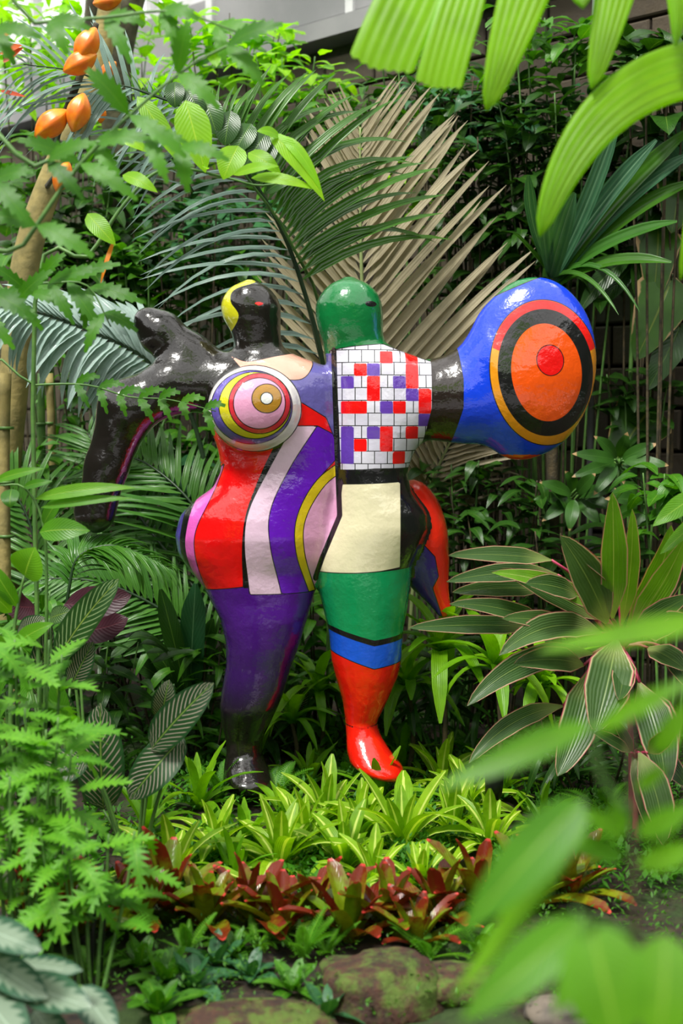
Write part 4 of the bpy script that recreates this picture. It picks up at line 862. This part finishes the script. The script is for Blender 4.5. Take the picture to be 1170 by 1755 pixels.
def alt(pts, n, L, w, Y, down=.5, rs=1, both=True):
    r = random.Random(rs); P = smooth_path([Vector((a, b, 0)) for a, b in pts], 8); o = []
    for i in range(n):
        q = (i+.5)/n*(len(P)-1); k = min(int(q), len(P)-2); p = P[k].lerp(P[k+1], q-k); t = (P[k+1]-P[k]).normalized(); nn = Vector((-t.y, t.x, 0))
        for s in ((1, -1) if both else (1,)):
            d = (t*.6+nn*s*.8); d.y = d.y*(.7)+down; d.normalize(); l = L*r.uniform(.75, 1.15)
            o.append((p.x, p.y, p.x+d.x*l, p.y+d.y*l, w*r.uniform(.85, 1.1), Y+r.uniform(-.08, .08), 10))
    return o
NB = Vector((at(-150, 1400, 3.4).x, 3.4, gz(-1, 3.4)))
b1 = [(-60, 560), (40, 420), (130, 290), (230, 190), (330, 110), (430, 60)]
branch('out-of-focus branch of toothed leaves across the top left', 'toothed_branch', 'branch', [(x, y, 3.6) for x, y in b1], .008, alt(b1, 6, 110, 42, 3.6, .6, 1), 'lobed_dark', teeth=7, depth=.35, cols=2)
b2 = [(-60, 330), (60, 285), (160, 245), (270, 240), (330, 260)]
branch('nearer drooping branch of toothed leaves left of the orange pods', 'toothed_branch', 'branch', [(x, y, 3.6) for x, y in b2], .008, alt(b2, 5, 90, 36, 3.6, .6, 2), 'lobed_dark', teeth=7, depth=.35, cols=2)
b3 = [(-60, 60), (60, 40), (180, 30), (300, 20), (420, 60)]
branch('blurred green branch hanging in from the top left corner', 'toothed_branch', 'branch', [(x, y, 3.6) for x, y in b3], .007, alt(b3, 5, 85, 34, 3.6, .7, 3), 'lobed_dark', teeth=6, depth=.35, cols=2)
b4 = [(-40, 672), (60, 660), (150, 660), (220, 680), (290, 685), (370, 705)]
branch('thin branch of small toothed leaflets crossing in front of the black arm', 'toothed_branch', 'branch', [(x, y, 4.75) for x, y in b4], .005, [l for l in alt(b4, 10, 44, 20, 4.75, .35, 4) if l[0] > 90], 'lobed_dark', teeth=5, depth=.4, cols=2)
b5 = [(-60, 540), (30, 520), (60, 490), (90, 485), (150, 490), (190, 560)]
branch('toothed leaves in front of the leaning trunk', 'toothed_branch', 'branch', [(x, y, 4.2) for x, y in b5], .006, alt(b5, 8, 85, 30, 4.2, .4, 5), 'lobed_dark', teeth=7, depth=.35, cols=2)
# arching stem with large backlit leaves
branch('arching stem with large backlit oval leaves above the black head', 'arching_ginger', 'ginger', [(60, 520, 4.6), (150, 440, 4.6), (205, 360, 4.6), (260, 300, 4.6), (310, 288, 4.6), (390, 305, 4.6), (450, 318, 4.6), (530, 300, 4.6)], .008, [
 (318, 172, 352, 296, 60, 4.55, 0), (235, 165, 315, 288, 34, 4.55, 12), (408, 250, 382, 308, 50, 4.55, 0), (425, 262, 482, 300, 30, 4.55, 8), (462, 230, 556, 345, 34, 4.5, 26), (480, 235, 552, 330, 22, 4.5, 30), (400, 300, 478, 285, 20, 4.5, 8), (430, 305, 540, 325, 22, 4.5, 12),
 (150, 366, 198, 420, 34, 4.5, 0), (196, 410, 172, 488, 8, 4.5, 0, 'orange_leaf'), (190, 225, 255, 262, 26, 4.5, 6), (355, 290, 350, 285, 12, 4.5, 0), (210, 300, 270, 330, 26, 4.5, 8), (480, 235, 440, 225, 20, 4.5, 6)], 'bright', fold=.12)
branch('climbing stem with broad dark drooping leaves left of the tan fan', 'climbing_plant', 'climber', [(560, 620, 5.9), (500, 420, 5.6), (420, 300, 5.3), (380, 230, 5.2), (320, 170, 5.2)], .008, [
 (318, 150, 345, 200, 40, 5.1, 4), (350, 168, 372, 232, 46, 5.1, 4), (395, 190, 385, 250, 44, 5.1, 0), (430, 212, 402, 262, 42, 5.1, 0), (460, 225, 420, 285, 40, 5.1, 4), (470, 240, 440, 300, 36, 5.1, 4), (455, 330, 500, 310, 26, 5.1, 8), (300, 140, 300, 185, 34, 5.1, 0)], 'dark', 'oval', fold=.12)
# ginger at left, below the lowered hand
branch('light green ginger with long pointed leaves below the lowered black hand', 'ginger_plant', 'ginger', [(18, 1300, 4.3), (20, 1130, 4.3), (30, 1040, 4.3), (42, 985, 4.3)], .010, [
 (60, 855, 232, 836, 24, 4.3, 14), (70, 870, 226, 854, 18, 4.3, 10), (-10, 825, 76, 803, 18, 4.3, 6), (68, 912, 154, 910, 42, 4.3, 8), (42, 988, 60, 938, 66, 4.3, 0), (25, 1105, 92, 1068, 32, 4.3, 8), (20, 1050, -30, 1000, 30, 4.3, 6), (20, 1130, -20, 1080, 28, 4.3, 6), (30, 1040, -20, 960, 30, 4.3, 6), (20, 1150, 60, 1130, 22, 4.3, 4)], 'near', fold=.15)
branch('upright stem behind the ginger carrying folded leaves', 'ginger_plant', 'ginger', [(75, 1300, 4.4), (80, 1000, 4.4), (72, 890, 4.4), (40, 835, 4.4), (0, 832, 4.4)], .007, [
 (20, 838, 18, 870, 32, 4.4, 0), (74, 900, 110, 845, 26, 4.4, 4), (40, 835, 90, 825, 16, 4.4, 4), (110, 1260, 95, 1150, 40, 4.2, 0)], 'mid', fold=.15)

# ------------------------------------------------------------------ near pleated palm leaf, top right
pl = thing('pleated_palm', 'out-of-focus pleated palm leaf hanging in from the top right', 'palm', Vector((1.6, 3.4, gz(1.6, 3.4))))
def ats(x, y, Y): return at(x, y, Y*1.25)
stem(pl, [Vector(pl.location), Vector((1.55, 3.4, 1.8)), ats(1120, -300, 2.8), ats(1000, -220, 2.75), ats(860, -190, 2.75), ats(800, -180, 2.75)], .03, .012, 'stem', 'petiole', 10)
for (x0, y0, cx, cy, x1, y1, w, sh) in ((800, -180, 700, -20, 650, 118, 98, 'trunc'), (860, -180, 790, -20, 750, 150, 70, 'trunc'), (960, -180, 900, -30, 834, 190, 104, 'leaflet'), (1090, -180, 1060, -30, 1014, 152, 84, 'leaflet'), (1040, -240, 1180, -120, 1158, 80, 60, 'leaflet'), (970, -240, 980, -100, 1000, 14, 70, 'oval')):
    hero(pl, ats(x0, y0, 2.75), ats(x1, y1, 2.6), w*3.35/FPX*1.1, 'near_pleat', 'leaf_segment', ctrl=ats(cx, cy, 2.62), shape=sh, pleat=7 if sh == 'trunc' else 5, n=16, nrm=(0, -1, .15))
hero(pl, ats(1290, 110, 2.7), ats(925, 405, 2.55), 112*3.25/FPX*1.1, 'near_pleat', 'leaf_segment', ctrl=ats(1010, 90, 2.6), shape='leaflet', pleat=5, n=22, nrm=(0, -1, .3))
hero(pl, ats(1230, 100, 2.7), ats(1166, 480, 2.6), 44*3.25/FPX, 'near_pleat', 'leaf_segment', ctrl=ats(1200, 300, 2.6), shape='leaflet', pleat=3, n=14, nrm=(0, -1, .1))

# ------------------------------------------------------------------ blurred plant bottom right
nb_ = Vector((at(1090, 1700, 1.45).x, 1.45, gz(.35, 1.45)))
np_ = thing('foreground_plant', 'strongly blurred light green leafy plant in the bottom right foreground', 'leafy plant', nb_)
stem(np_, [nb_, at(1088, 1750, 1.42), at(1085, 1450, 1.42), at(1080, 1230, 1.42)], .005, .003, 'brown_stem')
stem(np_, [at(1088, 1400, 1.42), at(1030, 1330, 1.4), at(1015, 1240, 1.38)], .004, .003, 'stem')
stem(np_, [at(1085, 1600, 1.42), at(1020, 1580, 1.36), at(985, 1560, 1.34)], .004, .003, 'stem')
for (x0, y0, x1, y1, w, Y, bow) in ((1230, 1060, 920, 1115, 52, 1.7, 10), (1012, 1240, 750, 1352, 62, 1.75, 14), (1015, 1255, 1190, 1165, 42, 1.7, 20), (1120, 1290, 1190, 1190, 50, 1.7, 6), (1000, 1370, 790, 1600, 110, 1.65, 26), (1010, 1400, 770, 1720, 50, 1.7, 20), (1000, 1575, 790, 1750, 105, 1.6, 20),
    (1010, 1580, 1060, 1800, 175, 1.55, 0), (1140, 1600, 1125, 1800, 140, 1.55, 0), (1070, 1470, 915, 1425, 52, 1.75, 12), (1060, 1440, 1050, 1365, 46, 1.8, 0), (1070, 1430, 985, 1385, 44, 1.75, 6), (1090, 1430, 1190, 1380, 52, 1.7, 8), (1095, 1480, 1200, 1450, 56, 1.7, 8), (1000, 1600, 950, 1740, 56, 1.6, 10), (1090, 1350, 1140, 1310, 30, 1.8, 6)):
    Y *= .88; w *= .78; P0, P1 = at(x0, y0, Y), at(x1, y1, Y-.04); hero(np_, P0, P1, w*Y/FPX*1.1, 'near', 'leaf', ctrl=(P0+P1)/2+Vector((0, -.02, bow*Y/FPX)), shape='lance', fold=.12, n=12, nrm=(0, -.9, .5))

# ------------------------------------------------------------------ small plants, ferns, rocks at the front
def rock(label, px, py, sx, sy, sz, seed, name='rock', mk='rock'):
    b = on_ground(px, py); V, F = [], []; n, m = 14, 26
    for i in range(n+1):
        th = i/n*math.pi
        for k in range(m):
            ph = k/m*6.2832; v = Vector((math.sin(th)*math.cos(ph), math.sin(th)*math.sin(ph), math.cos(th)))
            q = 1+.28*noise.noise(v*1.6+Vector((seed, 0, 0)))+.09*noise.noise(v*5+Vector((seed, 3, 0))); v = Vector((math.copysign(abs(v.x)**.8, v.x), math.copysign(abs(v.y)**.8, v.y), v.z))
            V.append((v.x*sx*q, v.y*sy*q, v.z*sz*q))
    for i in range(n):
        for k in range(m): F.append((i*m+k, (i+1)*m+k, (i+1)*m+(k+1) % m, i*m+(k+1) % m))
    o = obj(name, mesh(name, V, F, M[mk])); o.location = b+Vector((0, 0, sz*.25)); return tag(o, label, 'rock')
rock('large reddish mossy rock at the front centre', 650, 1712, .17, .14, .085, 3)
rock('low reddish stone at the bottom left of centre', 430, 1760, .20, .10, .04, 8)
rock('small pale stone at the bottom right', 960, 1740, .09, .07, .035, 12, mk='stone')
rock('mossy stone half buried right of the large rock', 800, 1700, .15, .11, .05, 21)
rock('pale flat stone in the lower right corner', 1060, 1690, .12, .09, .03, 31, mk='stone')
def fern(label, px, py, L, n, seed, group='small ferns at the front of the bed'):
    b = on_ground(px, py); r = random.Random(seed); root = thing('fern', label, 'fern', b, group)
    key = 'fernmesh'
    if key not in LIB:
        LIB[key] = []
        for dr in (.5, 1.0):
            V, F, UV = [], [], []
            for i in range(22):
                t = (i+1)/23; y = math.cos(dr*t*.6)*t; z = .25*t-dr*t*t*.5; w = .16*math.sin(math.pi*(t*.85+.12))**.8
                for s in (-1, 1):
                    a, bb, c = len(V), len(V)+1, len(V)+2; V += [(0, y-.012, z), (0, y+.020, z), (s*w*.6, y+.045, z+.006), (s*w, y+.04, z-.01)]; UV += [(.5, t), (.5, t), (.8, t), (1, t)]
                    F += [(a, a+1, a+2), (a, a+2, a+3)]
            P = [Vector((0, math.cos(dr*t*.6)*t, .25*t-dr*t*t*.5)) for t in [i/8 for i in range(9)]]
            k0 = len(V); V, F = tube_geo(P, .008, .003, 4, V, F); UV += [(.5, .5)]*(len(V)-k0)
            LIB[key].append(mesh('fern_frond', V, F, M['lobed'], UV, smooth=False))
    for i in range(n):
        az = i*2.4+r.uniform(-.4, .4); el = r.uniform(.3, 1.1); obj('frond', r.choice(LIB[key]), root, frame(Vector((0, 0, .01)), (math.cos(az)*math.cos(el), math.sin(az)*math.cos(el), math.sin(el)), (0, 0, 1), L*r.uniform(.7, 1.1)))
for i, (px, py, L, lab) in enumerate(((520, 1650, .16, 'small fern left of the mossy rock'), (735, 1650, .17, 'small fern right of the mossy rock'), (560, 1640, .12, 'tiny fern behind the left side of the mossy rock'), (820, 1640, .13, 'small fern behind the stones at right'), (440, 1630, .13, 'small fern under the red bromeliads at centre left'),
      (600, 1340, .2, 'fern between the feet'), (470, 1380, .22, 'fern just right of the black foot'), (380, 1370, .2, 'fern left of the black foot'), (960, 1360, .2, 'fern under the cordyline stem'), (1040, 1400, .22, 'fern at the right beneath the cordyline'), (880, 1320, .2, 'fern in the shade right of the red toes'), (210, 1560, .15, 'fern below the prayer plant'), (320, 1640, .13, 'fern at the lower left of the bed'), (1000, 1480, .16, 'fern beside the rightmost red bromeliads'), (800, 1300, .2, 'fern behind the bromeliads right of the red foot'), (160, 1680, .14, 'fern between silver leaves and small rosettes'))):
    fern(lab, px, py, L, 9, i)
for i, (px, py, L, mk, n, lab) in enumerate(((285, 1690, .13, 'mid', 9, 'low leafy plant at the lower left, below the tallest red leaf'), (370, 1660, .12, 'blue', 9, 'low bluish plant in front of the red bromeliads'), (500, 1700, .12, 'mid', 7, 'low plant with oval leaves left of the mossy rock'), (330, 1700, .13, 'blue', 8, 'low plant with hanging narrow leaf at the lower left'),
     (430, 1680, .11, 'blue', 8, 'low silvery plant at bottom, left of centre'), (240, 1660, .12, 'mid', 8, 'low plant right of the silver leaves'), (270, 1740, .14, 'mid', 7, 'low plant at the bottom edge, lower left'), (560, 1745, .13, 'blue', 5, 'low plant with long bluish leaf at the bottom centre'), (400, 1640, .11, 'mid', 8, 'small rosette between red bromeliads and stone'))):
    rosette(lab, 'small plant', 'ground_plant', on_ground(px, py), n+3, L, L_oval(mk, .42), 70, 12, 'low leafy plants at the front', r=random.Random(400+i))
# black spotlight and cable
b = on_ground(846, 1420); sp = thing('garden_spotlight', 'small black garden spotlight in the bed under the cordyline', 'spotlight', b)
V, F = tube_geo([Vector((0, 0, 0)), Vector((0, 0, .14))], .008, .008, 8); obj('spike', mesh('spike', V, F, M['black'], smooth=False), sp)
V, F = tube_geo([Vector((-.0, .02, .12)), Vector((0, .0, .16)), Vector((0, -.01, .24))], .03, .036, 16); obj('lamp_housing', mesh('lamp_housing', V, F, M['black']), sp)
V, F = tube_geo([Vector((0, -.0101, .236)), Vector((0, -.012, .248))], .037, .037, 16); obj('lens_ring', mesh('lens_ring', V, F, M['pipe'], smooth=False), sp)
b = on_ground(155, 1690); cb = [b, at(158, 1620, b.y-.02), at(165, 1560, b.y), at(180, 1520, b.y+.2), on_ground(210, 1500)]
V, F = tube_geo([p-b for p in smooth_path(cb, 6)], .006, .006, 8); V, F = tube_geo([p-b+Vector((.025, .01, 0)) for p in smooth_path(cb, 6)], .004, .004, 8, V, F)
c_ = obj('cable', mesh('cable', V, F, M['black'])); c_.location = b; tag(c_, 'black twin cable hanging between lobed leaves at lower left', 'cable')
# clubmoss: countless tiny leaves over the soil
def moss(label, x0, x1, y0, y1, n, s, mk, seed, mask=None):
    r = np.random.RandomState(seed); V, F, UV = [], [], []
    for i in range(n):
        py = y0+(y1-y0)*r.rand(); px = x0+(x1-x0)*r.rand()
        v_ = noise.noise(Vector((px*.012, py*.02, seed)))
        if v_ < -.12: continue
        x = at(px, py, 4.5).x/4.5*GY[int(min(199, max(0, (py-1180)/3)))]; y = GY[int(min(199, max(0, (py-1180)/3)))]+r.uniform(-.1, .1)
        z = gz(x, y)+.02+r.rand()*.05*(1+v_); a = r.uniform(0, 6.28); el = r.uniform(0, 1.0); L = s*r.uniform(.6, 1.4)
        d = Vector((math.cos(a)*math.cos(el), math.sin(a)*math.cos(el), math.sin(el))); w = Vector((-math.sin(a), math.cos(a), 0))*L*.22; p = Vector((x, y, z)); k = len(V)
        V += [p, p+d*L*.5+w, p+d*L, p+d*L*.5-w]; UV += [(.5, 0), (1, .5), (.5, 1), (0, .5)]; F.append((k, k+1, k+2, k+3))
    o = obj('clubmoss', mesh('clubmoss', V, F, M[mk], UV, smooth=False)); return tag(o, label, 'ground cover', kind='stuff')
GY = [on_ground(585, 1180+3*k).y for k in range(200)]
moss('fine bright clubmoss carpet around the feet and bromeliads', 150, 1170, 1240, 1560, 22000, .032, 'moss', 1)
moss('patchy clubmoss on the soil at the front', 150, 1170, 1560, 1755, 3500, .016, 'mid', 2)
